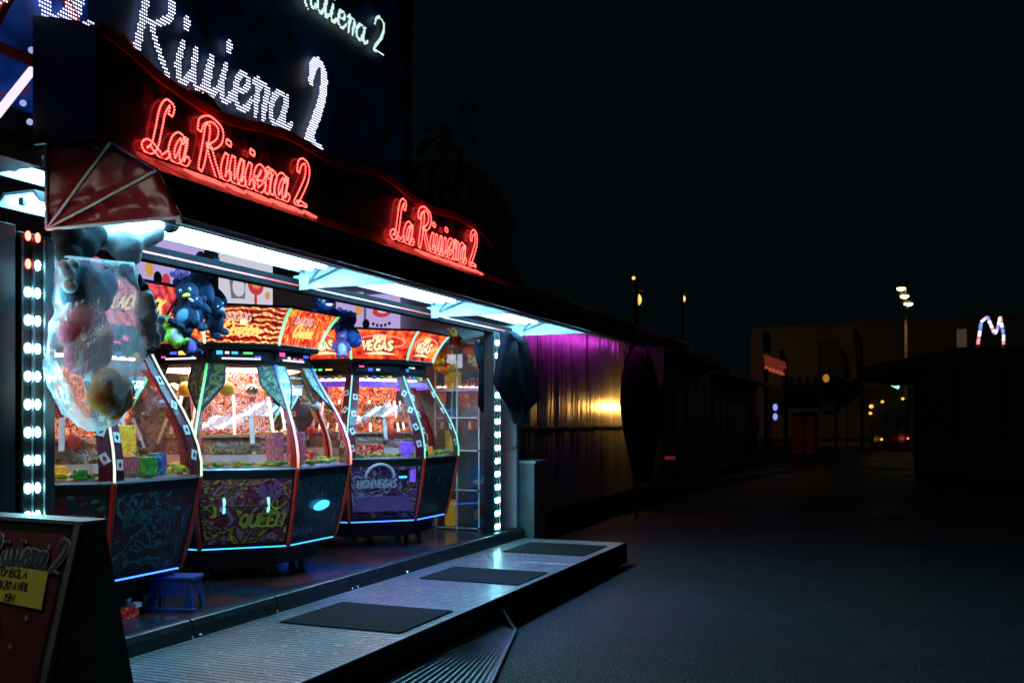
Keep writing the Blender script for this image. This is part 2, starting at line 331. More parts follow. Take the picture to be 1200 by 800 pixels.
# ------------------------------------------------------------------ mesh builder
class MB:
    def __init__(s): s.v = []; s.f = []; s.mi = []; s.mats = []; s.cur = 0
    def mat(s, m):
        if m not in s.mats: s.mats.append(m)
        s.cur = s.mats.index(m); return s
    def add(s, vs, fs):
        o = len(s.v); s.v += [Vector(p) for p in vs]
        for f in fs: s.f.append([i + o for i in f]); s.mi.append(s.cur)
        return s
    def box(s, c, d, rot=None, taper=1.0):
        c = Vector(c); x, y, z = d[0] / 2, d[1] / 2, d[2] / 2
        vs = [(-x, -y, -z), (x, -y, -z), (x, y, -z), (-x, y, -z), (-x * taper, -y * taper, z), (x * taper, -y * taper, z), (x * taper, y * taper, z), (-x * taper, y * taper, z)]
        vs = [Vector(p) for p in vs]
        if rot is not None: vs = [rot @ p for p in vs]
        return s.add([p + c for p in vs], [(3, 2, 1, 0), (4, 5, 6, 7), (0, 1, 5, 4), (1, 2, 6, 5), (2, 3, 7, 6), (3, 0, 4, 7)])
    def box2(s, a, b):
        return s.box([(a[i] + b[i]) / 2 for i in range(3)], [abs(b[i] - a[i]) for i in range(3)])
    def tube(s, pts, r, n=8, close=False):
        pts = [Vector(p) for p in pts]; m = len(pts); rings = []
        rr = r if isinstance(r, (list, tuple)) else [r] * m
        up = Vector((0.13, 0.2, 0.97))
        for i, p in enumerate(pts):
            a = pts[i - 1] if (i or close) else pts[0]; b = pts[(i + 1) % m] if (i < m - 1 or close) else pts[-1]
            d = (b - a); d = d.normalized() if d.length > 1e-9 else Vector((0, 0, 1))
            u = d.cross(up)
            if u.length < 0.05: u = d.cross(Vector((1, 0, 0)))
            u.normalize(); q = d.cross(u)
            rings.append([p + (u * math.cos(2 * math.pi * k / n) + q * math.sin(2 * math.pi * k / n)) * rr[i] for k in range(n)])
        vs = [q for rg in rings for q in rg]; fs = []
        for i in range(m - 1 + (1 if close else 0)):
            j = (i + 1) % m
            for k in range(n):
                k2 = (k + 1) % n
                fs.append((i * n + k, i * n + k2, j * n + k2, j * n + k))
        if not close: fs += [tuple(range(n))[::-1], tuple((m - 1) * n + k for k in range(n))]
        return s.add(vs, fs)
    def prism(s, poly, n):
        """polygon (3D points, planar) extruded by vector n"""
        k = len(poly); n = Vector(n); poly = [Vector(p) for p in poly]
        return s.add(poly + [p + n for p in poly], [tuple(range(k))[::-1], tuple(range(k, 2 * k))] + [(i, (i + 1) % k, (i + 1) % k + k, i + k) for i in range(k)])
    def ell(s, c, r, seg=12, rings=8, rot=None):
        c = Vector(c); vs = []; fs = []
        for i in range(1, rings):
            ph = math.pi * i / rings
            for k in range(seg):
                a = 2 * math.pi * k / seg
                vs.append(Vector((r[0] * math.sin(ph) * math.cos(a), r[1] * math.sin(ph) * math.sin(a), r[2] * math.cos(ph))))
        vs += [Vector((0, 0, r[2])), Vector((0, 0, -r[2]))]; T, B = len(vs) - 2, len(vs) - 1
        if rot is not None: vs = [rot @ p for p in vs]
        for i in range(rings - 2):
            for k in range(seg):
                k2 = (k + 1) % seg; fs.append((i * seg + k, (i + 1) * seg + k, (i + 1) * seg + k2, i * seg + k2))
        for k in range(seg):
            k2 = (k + 1) % seg; fs.append((T, k, k2)); fs.append((B, (rings - 2) * seg + k2, (rings - 2) * seg + k))
        return s.add([p + c for p in vs], fs)
    def loft(s, rings, cap0=True, cap1=True):
        n = len(rings[0]); vs = [p for r in rings for p in r]; fs = []
        for i in range(len(rings) - 1):
            for k in range(n):
                k2 = (k + 1) % n; fs.append((i * n + k, i * n + k2, (i + 1) * n + k2, (i + 1) * n + k))
        if cap0: fs.append(tuple(range(n))[::-1])
        if cap1: fs.append(tuple((len(rings) - 1) * n + k for k in range(n)))
        return s.add(vs, fs)
    def build(s, name, mat=None, parent=None, smooth=False, bevel=0.0, origin=None, local=False):
        if parent is not None and not local:
            base = parent.matrix_basis.translation.copy()
            q = parent
            while q.parent: q = q.parent; base += q.matrix_basis.translation
            off = base; loc = Vector((0, 0, 0))
        elif parent is not None: off = Vector((0, 0, 0)); loc = Vector((0, 0, 0))
        else:
            if origin is None:
                xs = [p.x for p in s.v]; ys = [p.y for p in s.v]; zs = [p.z for p in s.v]
                origin = Vector(((min(xs) + max(xs)) / 2, (min(ys) + max(ys)) / 2, min(zs)))
            off = Vector(origin); loc = off.copy()
        me = bpy.data.meshes.new(name)
        me.from_pydata([tuple(p - off) for p in s.v], [], s.f)
        ms = s.mats or [M[mat] if isinstance(mat, str) else mat]
        for m_ in ms: me.materials.append(M[m_] if isinstance(m_, str) else m_)
        if s.mats: me.polygons.foreach_set('material_index', s.mi)
        if smooth: me.polygons.foreach_set('use_smooth', [True] * len(me.polygons))
        me.validate(); me.update()
        o = bpy.data.objects.new(name, me); col.objects.link(o); o.location = loc
        if parent is not None: o.parent = parent
        if bevel:
            bv = o.modifiers.new('bevel', 'BEVEL'); bv.width = bevel; bv.segments = 2; bv.limit_method = 'ANGLE'
        return o

def tag(o, label=None, cat=None, group=None, kind=None):
    if label: o['label'] = label
    if cat: o['category'] = cat
    if group: o['group'] = group
    if kind: o['kind'] = kind
    return o
def thing(name, loc, label, cat, group=None, rz=0):
    o = bpy.data.objects.new(name, None); col.objects.link(o); o.location = loc; o.rotation_euler = (0, 0, rz)
    o.empty_display_size = 0.1
    return tag(o, label, cat, group)
def copy_tree(o, parent=None):
    c = o.copy(); col.objects.link(c); c.parent = parent
    for ch in list(o.children): copy_tree(ch, c)
    return c
def clone(o, loc, parent):
    c = o.copy(); col.objects.link(c); c.location = loc; c.parent = parent; return c

# ------------------------------------------------------------------ lettering
def cat(pts, n=8):
    P = [Vector((p[0], p[1])) for p in pts]
    if len(P) == 2: return [P[0].lerp(P[1], i / n) for i in range(n + 1)]
    P = [P[0] * 2 - P[1]] + P + [P[-1] * 2 - P[-2]]; out = []
    for i in range(1, len(P) - 2):
        a, b, c, d = P[i - 1:i + 3]
        for k in range(n):
            t = k / n
            out.append(0.5 * ((2 * b) + (c - a) * t + (2 * a - 5 * b + 4 * c - d) * t * t + (3 * b - a - 3 * c + d) * t ** 3))
    out.append(P[-2]); return out
SCR = {  # script glyphs: advance, strokes (em units, cap height 1)
 'L': (0.66, [[(.60, .80), (.62, .96), (.50, 1.0), (.38, .82), (.32, .48), (.24, .14), (.08, .02), (.0, .10), (.12, .17), (.30, .08), (.48, .0), (.64, .12)]]),
 'a': (0.50, [[(.36, .40), (.24, .50), (.10, .40), (.03, .18), (.12, .02), (.26, .10), (.38, .46)], [(.40, .50), (.33, .18), (.38, .02), (.52, .14)]]),
 'R': (0.74, [[(.24, .92), (.20, .55), (.10, .0)], [(.0, .74), (.06, .94), (.32, 1.04), (.60, .94), (.62, .72), (.44, .56), (.24, .52)], [(.30, .54), (.46, .26), (.70, -.10)]]),
 'i': (0.28, [[(.12, .50), (.05, .20), (.10, .02), (.20, .06), (.27, .18)], [(.15, .68), (.17, .78)]]),
 'v': (0.50, [[(.06, .50), (.04, .16), (.12, .02), (.24, .10), (.34, .50)], [(.36, .50), (.31, .16), (.36, .02), (.48, .14)]]),
 'e': (0.38, [[(.05, .24), (.22, .28), (.30, .40), (.21, .50), (.09, .40), (.04, .16), (.14, .01), (.28, .07), (.38, .20)]]),
 'r': (0.38, [[(.02, .44), (.12, .50), (.10, .25), (.08, .0)], [(.10, .34), (.20, .48), (.32, .44), (.28, .22), (.26, .02)]]),
 '2': (0.50, [[(.05, .72), (.10, .92), (.26, 1.0), (.40, .90), (.40, .66), (.26, .38), (.08, .10), (.05, .02), (.22, .05), (.46, .03)]]),
 'u': (0.50, [[(.06, .50), (.04, .16), (.12, .02), (.24, .10), (.34, .50)], [(.36, .50), (.31, .16), (.36, .02), (.48, .14)]]),
 'n': (0.46, [[(.04, .48), (.08, .25), (.04, .0)], [(.08, .26), (.20, .48), (.30, .42), (.28, .14), (.34, .02), (.46, .14)]]),
 'Q': (0.80, [[(.55, .85), (.35, 1.0), (.08, .75), (.05, .30), (.25, .0), (.55, .15), (.62, .55), (.50, .90), (.38, .98)], [(.30, .28), (.50, .10), (.78, -.12)]]),
 ' ': (0.26, []),
}
CAP = {
 'A': [[(0, 0), (.3, 1), (.6, 0)], [(.1, .38), (.5, .38)]], 'B': [[(0, 0), (0, 1), (.4, .95), (.45, .7), (.05, .53), (.5, .35), (.42, .02), (0, 0)]],
 'C': [[(.55, .85), (.3, 1), (.03, .6), (.08, .15), (.35, 0), (.58, .15)]], 'D': [[(0, 0), (0, 1), (.4, .88), (.55, .5), (.4, .1), (0, 0)]],
 'E': [[(.5, 1), (0, 1), (0, 0), (.5, 0)], [(0, .5), (.4, .5)]], 'G': [[(.55, .85), (.3, 1), (.03, .6), (.08, .15), (.35, 0), (.58, .2), (.58, .45), (.35, .45)]],
 'H': [[(0, 0), (0, 1)], [(.5, 0), (.5, 1)], [(0, .5), (.5, .5)]], 'I': [[(.1, 0), (.1, 1)]], 'J': [[(.45, 1), (.45, .2), (.25, 0), (.02, .2)]],
 'K': [[(0, 0), (0, 1)], [(.5, 1), (.02, .45)], [(.12, .55), (.55, 0)]], 'L': [[(0, 1), (0, 0), (.5, 0)]],
 'M': [[(0, 0), (.08, 1), (.32, .35), (.58, 1), (.66, 0)]], 'N': [[(0, 0), (0, 1), (.5, 0), (.5, 1)]],
 'O': [[(.3, 1), (.03, .7), (.05, .25), (.3, 0), (.55, .28), (.55, .72), (.3, 1)]], 'R': [[(0, 0), (0, 1), (.45, .9), (.42, .6), (.03, .5), (.5, 0)]],
 'S': [[(.5, .88), (.25, 1), (.03, .78), (.25, .52), (.5, .28), (.3, 0), (.02, .12)]], 'T': [[(0, 1), (.6, 1)], [(.3, 1), (.3, 0)]],
 'V': [[(0, 1), (.28, 0), (.56, 1)]], '0': [[(.25, 1), (.03, .6), (.08, .1), (.3, 0), (.5, .4), (.45, .85), (.25, 1)]],
 '1': [[(.02, .75), (.2, 1), (.2, 0)]], '2': [[(.03, .75), (.2, 1), (.45, .85), (.35, .5), (.02, 0), (.5, .02)]], '9': [[(.48, .6), (.2, .5), (.05, .75), (.25, 1), (.48, .85), (.45, .3), (.15, 0)]],
 'Q': [[(.3, 1), (.03, .7), (.05, .25), (.3, 0), (.55, .28), (.55, .72), (.3, 1)], [(.3, .3), (.6, -.08)]],
 'U': [[(0, 1), (.02, .2), (.26, 0), (.5, .2), (.52, 1)]],
}
def strip(mb, pts2, wfun, o, xd, yd, nd, t):
    """a calligraphic stroke as a slab with thickness t"""
    n = len(pts2); Lp, Rp = [], []
    for i, p in enumerate(pts2):
        d = pts2[min(i + 1, n - 1)] - pts2[max(i - 1, 0)]
        d = d.normalized() if d.length > 1e-6 else Vector((1, 0))
        q = Vector((-d.y, d.x)); wd = wfun(d, i / (n - 1)) / 2
        Lp.append(p + q * wd); Rp.append(p - q * wd)
    m3 = lambda p, h: o + xd * p.x + yd * p.y + nd * h
    vs = []
    for a, b in zip(Lp, Rp): vs += [m3(a, 0), m3(b, 0), m3(a, t), m3(b, t)]
    fs = [(0, 2, 3, 1), (4 * (n - 1), 4 * (n - 1) + 1, 4 * (n - 1) + 3, 4 * (n - 1) + 2)]
    for i in range(n - 1):
        a = 4 * i; b = a + 4
        fs += [(a + 2, b + 2, b + 3, a + 3), (a, a + 1, b + 1, b), (a, b, b + 2, a + 2), (a + 1, a + 3, b + 3, b + 1)]
    mb.add(vs, fs)
def brush(w0, thin=0.4):
    return lambda d, s: w0 * (thin + (1 - thin) * abs(d.y * 0.92 + d.x * 0.25)) * (0.55 + 0.45 * min(1, 6 * min(s, 1 - s) + 0.2))
def letters(text, o, xd, yd, nd, em, name, mat, parent, table='SCR', w0=0.13, t=0.004, xs=1.0, arch=0.0, gap=0.16, slant=0.0, local=False):
    """solid painted letters: each letter one child part"""
    o, xd, yd, nd = Vector(o), Vector(xd).normalized(), Vector(yd).normalized(), Vector(nd).normalized()
    x = 0.0; tot = text_w(text, table, gap) * em * xs
    for ch in text:
        if table == 'SCR': adv, st = SCR[ch]
        else: adv, st = (0.30, []) if ch == ' ' else (max(p[0] for q in CAP[ch] for p in q) + gap, CAP[ch])
        if st:
            mb = MB()
            cx = x + adv * em * xs / 2 - tot / 2
            ang = -arch * cx / (tot / 2) if arch else 0; dy = -arch * (cx ** 2) / tot if arch else 0
            for si_, s_ in enumerate(st):
                if ch == 'i' and si_ == 1: mb.build(name, mat, parent, local=local); mb = MB()
                pp = cat(s_, 5) if table == 'SCR' else (cat(s_, 4) if ch in 'BCDGJORSU029' else [Vector(q) for q in s_])
                pp = [Vector((p.x * em * xs + p.y * em * slant - adv * em * xs / 2, p.y * em)) for p in pp]
                ca, sa = math.cos(ang), math.sin(ang)
                pp = [Vector((cx + tot / 2 + p.x * ca - p.y * sa, dy + p.x * sa + p.y * ca)) for p in pp]
                if table == 'SCR': strip(mb, pp, brush(w0 * em), o, xd, yd, nd, t)
                else: strip(mb, pp, lambda d, s: w0 * em, o, xd, yd, nd, t)
            mb.build(name, mat, parent, local=local)
        x += adv * em * xs
def text_w(text, table='SCR', gap=0.16):
    return sum(SCR[c][0] if table == 'SCR' else (0.30 if c == ' ' else max(p[0] for q in CAP[c] for p in q) + gap) for c in text)

def octa(mb, c, r, nd, xd, yd):
    mb.add([c + xd * r, c + yd * r, c - xd * r, c - yd * r, c + nd * r * 0.9], [(0, 1, 4), (1, 2, 4), (2, 3, 4), (3, 0, 4), (3, 2, 1, 0)])
def led_fill(text, o, xd, yd, nd, em, pitch, r, w0, mat, parent, xs=1.0, scale2=1.0, rowp=None):
    """letters made of rows of light dots"""
    x = 0.0; rowp = rowp or pitch
    for ch in text:
        adv, st = SCR[ch]; k = scale2 if ch == '2' else 1.0
        if st:
            mb = MB(); bf = brush(w0 * em, 0.42); seen = set()
            for s_ in st:
                pp = [Vector((x + p.x * em * xs * k + p.y * em * 0.08, p.y * em * k)) for p in cat(s_, 14)]
                n = len(pp)
                for i, p in enumerate(pp):
                    d = (pp[min(i + 1, n - 1)] - pp[max(i - 1, 0)]); d = d.normalized() if d.length else Vector((1, 0))
                    hw = bf(d, i / (n - 1)) / 2
                    for a in range(int((p.x - hw) / pitch), int((p.x + hw) / pitch) + 1):
                        for b in range(int((p.y - hw) / rowp) - 1, int((p.y + hw) / rowp) + 2):
                            q = Vector((a * pitch, b * rowp))
                            if (q - p).length < hw: seen.add((a, b))
            for a, b in sorted(seen):
                octa(mb, o + xd * (a * pitch) + yd * (b * rowp) + nd * 0.004, r, nd, xd, yd)
            mb.build('letter', mat, parent)
        x += adv * em * xs * k
def neon_outline(text, o, xd, yd, nd, em, w0, parent, xs=1.0):
    x = 0.0
    for ch in text:
        adv, st = SCR[ch]
        if st:
            dots, rope = MB(), MB(); bf = brush(w0 * em, 0.5)
            for s_ in st:
                pp = [Vector((x + p.x * em * xs + p.y * em * 0.10, p.y * em)) for p in cat(s_, 10)]
                n = len(pp); A, B = [], []
                for i, p in enumerate(pp):
                    d = (pp[min(i + 1, n - 1)] - pp[max(i - 1, 0)]); d = d.normalized() if d.length else Vector((1, 0))
                    hw = bf(d, i / (n - 1)) / 2; q = Vector((-d.y, d.x)); A.append(p + q * hw); B.append(p - q * hw)
                loop = A + B[::-1]
                l3 = [o + xd * p.x + yd * p.y + nd * 0.006 for p in loop]
                rope.tube(l3, 0.0035, 5, close=True)
                acc = 0.0
                for i in range(len(l3)):
                    a, b = l3[i], l3[(i + 1) % len(l3)]; ln = (b - a).length
                    while acc < ln:
                        octa(dots, a.lerp(b, acc / ln) + nd * 0.003 if ln else a, 0.0076, nd, xd, yd); acc += 0.0175
                    acc -= ln
            lt = rope.build('letter', 'neon_core', parent)
            tag(dots.build('light_dots', 'neon_red', lt), kind='stuff')
        x += adv * em * xs

YD, ZD, XD = Vector((0, 1, 0)), Vector((0, 0, 1)), Vector((1, 0, 0))

# ================================================================== GROUND
g = MB(); g.add([(-300, -60, 0), (300, -60, 0), (300, 420, 0), (-300, 420, 0)], [(0, 1, 2, 3)])
tag(g.build('ground', 'asphalt', origin=(0, 0, 0)), kind='structure')

# arcade floor: a raised deck of long boards, red and dark by turns
FZ = 0.35
deck = thing('arcade_deck', (-5.9, 7.2, 0), 'raised polished dark red floor deck of the arcade under the coin machines', 'floor')
MB().box2((-8.2, 3.2, 0.02), (-4.26, 10.75, FZ - 0.012)).build('deck_frame', 'black_matt', deck)
yy = 3.2; i = 0
while yy < 10.7:
    wd = 0.42; MB().box2((-8.2, yy + 0.003, FZ - 0.011), (-4.27, min(yy + wd, 10.74) - 0.003, FZ)).build('floor_board', 'floor_red' if i % 3 else 'floor_dark', deck); yy += wd; i += 1
# kerb of rubber edged segments along the deck
kerb = thing('deck_kerb', (-4.2, 7.2, 0.24), 'black metal nosing rail in jointed lengths along front edge of the arcade floor', 'step edge')
ys = [3.3, 4.05, 4.92, 5.8, 6.8, 7.7, 8.8, 9.9, 10.75]
for a, b in zip(ys, ys[1:]):
    mb = MB(); mb.prism([(-4.26, a + .006, 0.235), (-4.13, a + .006, 0.235), (-4.135, a + .006, 0.315), (-4.155, a + .006, 0.352), (-4.175, a + .006, FZ + 0.012), (-4.26, a + .006, FZ + 0.012)][::-1], (0, b - a - .012, 0))
    k = mb.build('nosing', 'black', kerb, bevel=0.004)
    MB().box2((-4.18, a + .01, FZ + 0.0125), (-4.172, b - .01, FZ + 0.0165)).build('edge_strip', 'steel', k)
for a in (4.9, 4.97, 5.78, 6.78, 6.86, 7.7):
    MB().ell((-4.12, a, 0.256), (0.012, 0.012, 0.012), 8, 6).build('bolt', 'chrome', kerb)

# ================================================================== RAMP WALKWAY
RZ = 0.243
walk = thing('walkway', (-3.58, 7.1, 0), 'raised aluminium tread plate walkway in front of the arcade with black mats', 'walkway')
for a, b in ((3.70, 5.37), (5.37, 7.07), (7.07, 8.77), (8.77, 10.55)):
    mb = MB(); mb.box2((-4.125, a + .005, RZ - .03), (-2.92, b - .005, RZ)); mb.build('tread_plate', 'plate', walk, bevel=0.003)
    MB().box2((-2.918, a + .005, .03), (-2.90, b - .005, RZ + 0.002)).build('side_rail', 'beam', walk)
# raised ribs of the tread: real bars, joined (too small to pick apart)
mb = MB()
y_ = 3.74
while y_ < 10.5:
    mb.box((-3.52, y_, RZ + 0.0012), (1.16, 0.011, 0.0024)); y_ += 0.0485
tag(mb.build('tread_ribs', 'rib', walk), kind='stuff')
mb = MB()
for y_ in (3.8, 5.4, 7.1, 8.7, 10.4):
    for x_ in (-4.0, -3.05): mb.box2((x_ - .03, y_ - .03, 0.0), (x_ + .03, y_ + .03, RZ - .031))
mb.box2((-3.02, 3.72, 0.03), (-2.99, 10.5, RZ - .032))
mb.build('support_frame', 'black_matt', walk)
for j, q in enumerate((((328, 729), (466, 741), (534, 716), (400, 705)), ((490, 677), (602, 685), (646, 671), (534, 664)), ((592, 645), (680, 652), (712, 640), (622, 635)))):
    P = [at(u, v, Z=RZ + .006) for u, v in q]
    x0 = sum(p.x for p in (P[0], P[3])) / 2; x1 = min(-2.93, sum(p.x for p in (P[1], P[2])) / 2); y0 = (P[0].y + P[1].y) / 2; y1 = (P[2].y + P[3].y) / 2
    o = MB().box2((x0, y0, RZ + .0028), (x1, y1, RZ + .0125)).build('rubber_mat', 'rubber', bevel=0.003)
    tag(o, ('black rubber mat on the tread plate walkway nearest the sandwich board', 'black rubber mat on the walkway in front of the middle of the arcade', 'black rubber mat at the far end of the walkway by the right light pillar')[j], 'mat', 'black mats on the walkway')
# folding access ramp down to the asphalt
ramp_ = thing('access_ramp', (-2.6, 5.3, 0), 'ribbed metal access ramp sloping from the walkway down to the asphalt', 'ramp')
RA = [(-2.89, 4.2, 0.19), (-1.98, 4.2, 0.014), (-2.33, 5.42, 0.014), (-2.75, 6.86, 0.014), (-2.89, 7.2, 0.19)]
def rz_(x, y):
    xe = -2.33 - .42 * (y - 5.42) / 1.44 if y > 5.42 else -1.98 - .35 * (y - 4.2) / 1.22
    xe = max(xe, -2.80); return 0.19 - 0.176 * max(0, min(1, (x + 2.89) / (xe + 2.89)))
mb = MB(); n = 12
for i in range(n):
    y0_, y1_ = 4.2 + 2.66 * i / n, 4.2 + 2.66 * (i + 1) / n
    e = lambda y: (-2.33 - .42 * (y - 5.42) / 1.44 if y > 5.42 else -1.98 - .35 * (y - 4.2) / 1.22)
    mb.add([(-2.89, y0_, .07), (e(y0_), y0_, .014), (e(y1_), y1_, .014), (-2.89, y1_, .07)], [(0, 1, 2, 3)])
mb.build('ramp_plate', 'dull_steel', ramp_)
mb = MB()
for k in range(15):
    f0 = (k + .5) / 15; P_ = []
    for i in range(9):
        y = 4.2 + 2.6 * i / 8; P_.append((-2.89 + (e(y) + 2.89) * f0, y, .07 - .056 * f0 + .004))
    mb.tube(P_, .010, 4)
tag(mb.build('ramp_ribs', 'steel', ramp_), kind='stuff')
MB().tube([(e(y), y, .022) for y in (4.2, 5.42, 6.1, 6.86)] + [(-2.88, 6.9, .16)], 0.012, 6).build('ramp_edge', 'steel', ramp_)

# ================================================================== ARCADE SHELL
shell = thing('arcade_building', (-6.3, 7.2, 0), 'fairground arcade trailer with open front, grey end walls and dark ceiling', 'arcade')
MB().box2((-8.3, 3.0, FZ), (-8.2, 10.75, 3.4)).build('wall', 'grey_dark', shell)
w_ = MB().box2((-8.2, 10.50, FZ + .001), (-4.20, 10.58, 3.3)).build('end_wall', 'grey_paint', shell)
MB().box2((-4.4, 10.47, 1.28), (-4.20, 10.499, 1.31)).build('wall_rail', 'steel', w_)
MB().box2((-8.2, 2.9, FZ + .001), (-4.9, 2.98, 3.3)).build('end_wall', 'grey_dark', shell)
MB().box2((-8.3, 2.9, 3.32), (-4.70, 10.75, 3.40)).build('ceiling', 'black_matt', shell)
MB().box2((-4.34, 3.94, 2.565), (-4.245, 10.48, 2.655)).build('header_beam', 'beam', shell)
MB().box2((-4.243, 3.96, 2.60), (-4.238, 10.46, 2.612)).build('beam_trim', 'red_trim', shell)
MB().box2((-4.62, 3.94, 3.02), (-4.30, 10.5, 3.06)).build('soffit', 'black_matt', shell)
MB().box2((-4.70, 3.0, 3.0), (-4.63, 11.0, 3.34)).build('lintel', 'black_matt', shell)
MB().box2((-7.95, 3.3, 0.351), (-7.2, 10.4, 2.35)).build('rear_counter', 'grey_dark', shell)

# pictures in light boxes: on the rear wall and on the end wall
def picture(name, o, xd, w_, h_, base, label, kind):
    nd = xd.cross(ZD); nd = nd if nd.dot(-o) > 0 else -nd
    o = Vector(o); t_ = thing(name, o, label, 'picture', 'backlit pictures behind the machines')
    R3 = Matrix((xd, nd, ZD)).transposed()
    MB().box(o, (w_, 0.05, h_), R3).build('panel', base, t_)
    def disc(cx, cz, rx, rz, m_, lift):
        P = [o + xd * (cx + rx * math.cos(a * math.pi / 9)) + ZD * (cz + rz * math.sin(a * math.pi / 9)) + nd * (0.027 + lift) for a in range(18)]
        MB().prism(P, nd * 0.003).build('printed_shape', m_, t_)
    if kind == 'mug':
        MB().prism([o + xd * a + ZD * b + nd * 0.027 for a, b in ((-.33, .10), (-.05, .13), (-.07, -.12), (-.29, -.14))], nd * 0.003).build('printed_shape', 'pic_grey', t_)
        disc(-.19, .12, .14, .04, 'suit', .006); disc(-.18, -.01, .10, .10, 'pic_white', .006)
        disc(.12, .06, .14, .12, 'pic_red', 0); disc(.12, .08, .09, .07, 'pic_gold', .006); disc(.12, -.12, .025, .08, 'pic_red', 0); disc(.33, -.04, .045, .045, 'pic_gold', 0); disc(.34, .10, .05, .04, 'pic_grey', 0)
    elif kind == 'face':
        disc(-.0, .07, .13, .07, 'pic_red', 0); disc(.02, .08, .08, .03, 'pic_white', .006)
        for a in range(5): disc(-.12 + a * .055, -.10 + .02 * (a - 2) ** 2 * .3, .018, .02, 'suit', 0)
    else:
        for a in range(6): disc(-.25 + .1 * a, random.uniform(-.1, .1), .05, .06, random.choice(['pic_red', 'pic_gold', 'pic_grey', 'suit']), .002 * a)
picture('light_box_picture', at(289, 338, X=-6.6), -YD if False else YD, 0.86, 0.62, 'pic_white', 'white backlit picture of a mug and a red plate above the middle machine', 'mug')
picture('light_box_picture', at(449, 372, Y=10.40), XD, 0.44, 0.56, 'pic_lilac', 'lilac backlit picture with red shape above the far machine, right of the pair', 'face')
picture('light_box_picture', at(410, 372, Y=10.40), XD, 0.36, 0.60, 'pic_lilac', 'lilac backlit picture behind the blue lit plush toys, left of the pair', 'mix')
picture('light_box_picture', at(196, 318, X=-6.0), YD, 0.9, 0.6, 'pic_lilac', 'bright busy picture panel behind the dark blue plush toys', 'mix')
picture('light_box_picture', at(72, 300, X=-5.0), YD, 0.22, 0.36, 'pic_white', 'small pale sign hanging between the left light pillar and the wrapped plush', 'mix')

# ------------------------------------------------------------------ light pillars
def pillar(y0, y1, ztop, label, nled, z0, red):
    t_ = thing('light_pillar', (-4.26, (y0 + y1) / 2, FZ), label, 'light pillar', 'LED pillars of the arcade front')
    MB().box2((-4.36, y0, FZ), (-4.243, y1, ztop)).build('pillar_body', 'black', t_, bevel=0.004)
    ym = (y0 + y1) / 2 - (0.03 if red else 0)
    for a in (y0 + .012, ym, y1 - .07 if red else y1 - .01): MB().box2((-4.242, a - .006, FZ + .01), (-4.228, a + .006, ztop - .02)).build('trim_rail', 'steel', t_)
    if red: MB().box2((-4.242, y1 - .055, FZ + .01), (-4.236, y1 - .006, ztop - .02)).build('trim_panel', 'steel', t_)
    for k in range(nled):
        for s_ in (-1, 1):
            z = z0 + k * 0.1455
            m_ = 'led_red' if red and (k >= nled - 1 or (k == nled - 2 and s_ < 0)) else 'led_white'
            MB().ell((-4.238, ym + s_ * .030, z), (0.012, 0.016, 0.026), 10, 6).build('led', m_, t_)
    return t_
pillar(3.72, 3.95, 2.57, 'black light pillar with double row of LEDs, left, top ones red', 15, 2.595 - 14 * .1455 - .04, True)
pillar(9.93, 10.10, 2.57, 'black light pillar with column of cool white LEDs at right end of arcade', 15, 0.42, False)
o = MB().box2((-4.33, 3.50, 0.3), (-4.245, 3.705, 2.60)).build('steel_post', 'steel', bevel=0.004)
tag(o, 'brushed steel post at left edge beside the light pillar', 'post')
o = MB().box2((-4.55, 3.2, 2.93), (-4.235, 3.86, 3.02)).box2((-4.55, 3.2, 3.021), (-4.26, 3.8, 3.09)).build('steel_beam', 'dull_steel', bevel=0.004)
tag(o, 'grey steel bracket beam above the left light pillar', 'beam')
o = MB().box2((-4.62, 3.3, 2.62), (-4.52, 3.80, 2.93)).build('steel_plate', 'dull_steel')
tag(o, 'grey steel plate behind the left light pillar top', 'panel')

# ------------------------------------------------------------------ fluorescent fixtures
def fixture(x0, x1, y0, y1, z, label, tubes=2, soft='tube_soft', tm='tube'):
    t_ = thing('fluorescent_light', ((x0 + x1) / 2, (y0 + y1) / 2, z), label, 'light', 'fluorescent lights under the canopy')
    mb = MB(); mb.prism([(x0, y0, z), (x0 + .05, y0, z + .07), (x1 - .05, y0, z + .07), (x1, y0, z), (x1 - .01, y0, z), (x1 - .06, y0, z + .055), (x0 + .06, y0, z + .055), (x0 + .01, y0, z)], (0, y1 - y0, 0))
    mb.build('reflector', 'white_metal', t_)
    if soft: MB().box2((x0 + .03, y0 + .02, z + .028), (x1 - .03, y1 - .02, z + .034)).build('diffuser', soft, t_)
    for k in range(tubes):
        x = x0 + (k + 1) * (x1 - x0) / (tubes + 1)
        tb = MB().tube([(x, y0 + .05, z + .012), (x, y1 - .05, z + .012)], 0.013, 10).build('tube', tm, t_)
        for e in (y0 + .03, y1 - .03): MB().box((x, e, z + .018), (.035, .03, .04)).build('tube_holder', 'white_metal', tb)
    return t_
armY = [6.27, 8.46, 10.66]
fixture(-4.22, -3.84, 4.00, 6.18, 2.70, 'long bright fluorescent light trough under near part of canopy')
fixture(-4.22, -3.84, 6.36, 8.37, 2.70, 'bright fluorescent light trough under middle of canopy')
fixture(-4.22, -3.84, 8.55, 10.55, 2.70, 'bright fluorescent light trough under far part of canopy')
fixture(-4.75, -4.42, 4.02, 4.9, 2.80, 'lower short fluorescent light behind left light pillar and canvas', 1)
fixture(-4.72, -4.42, 3.95, 4.8, 2.99 - .02, 'upper short fluorescent light with frayed cable behind canvas', 1)

fixture(-4.6, -4.22, 1.5, 3.15, 2.95, 'added fluorescent light assumed at a next stall to the left, outside the arcade canopy', 2, 'added_soft_plain', 'added_tube_plain')  # assumed light out of view, added to brighten canvas end and sandwich board
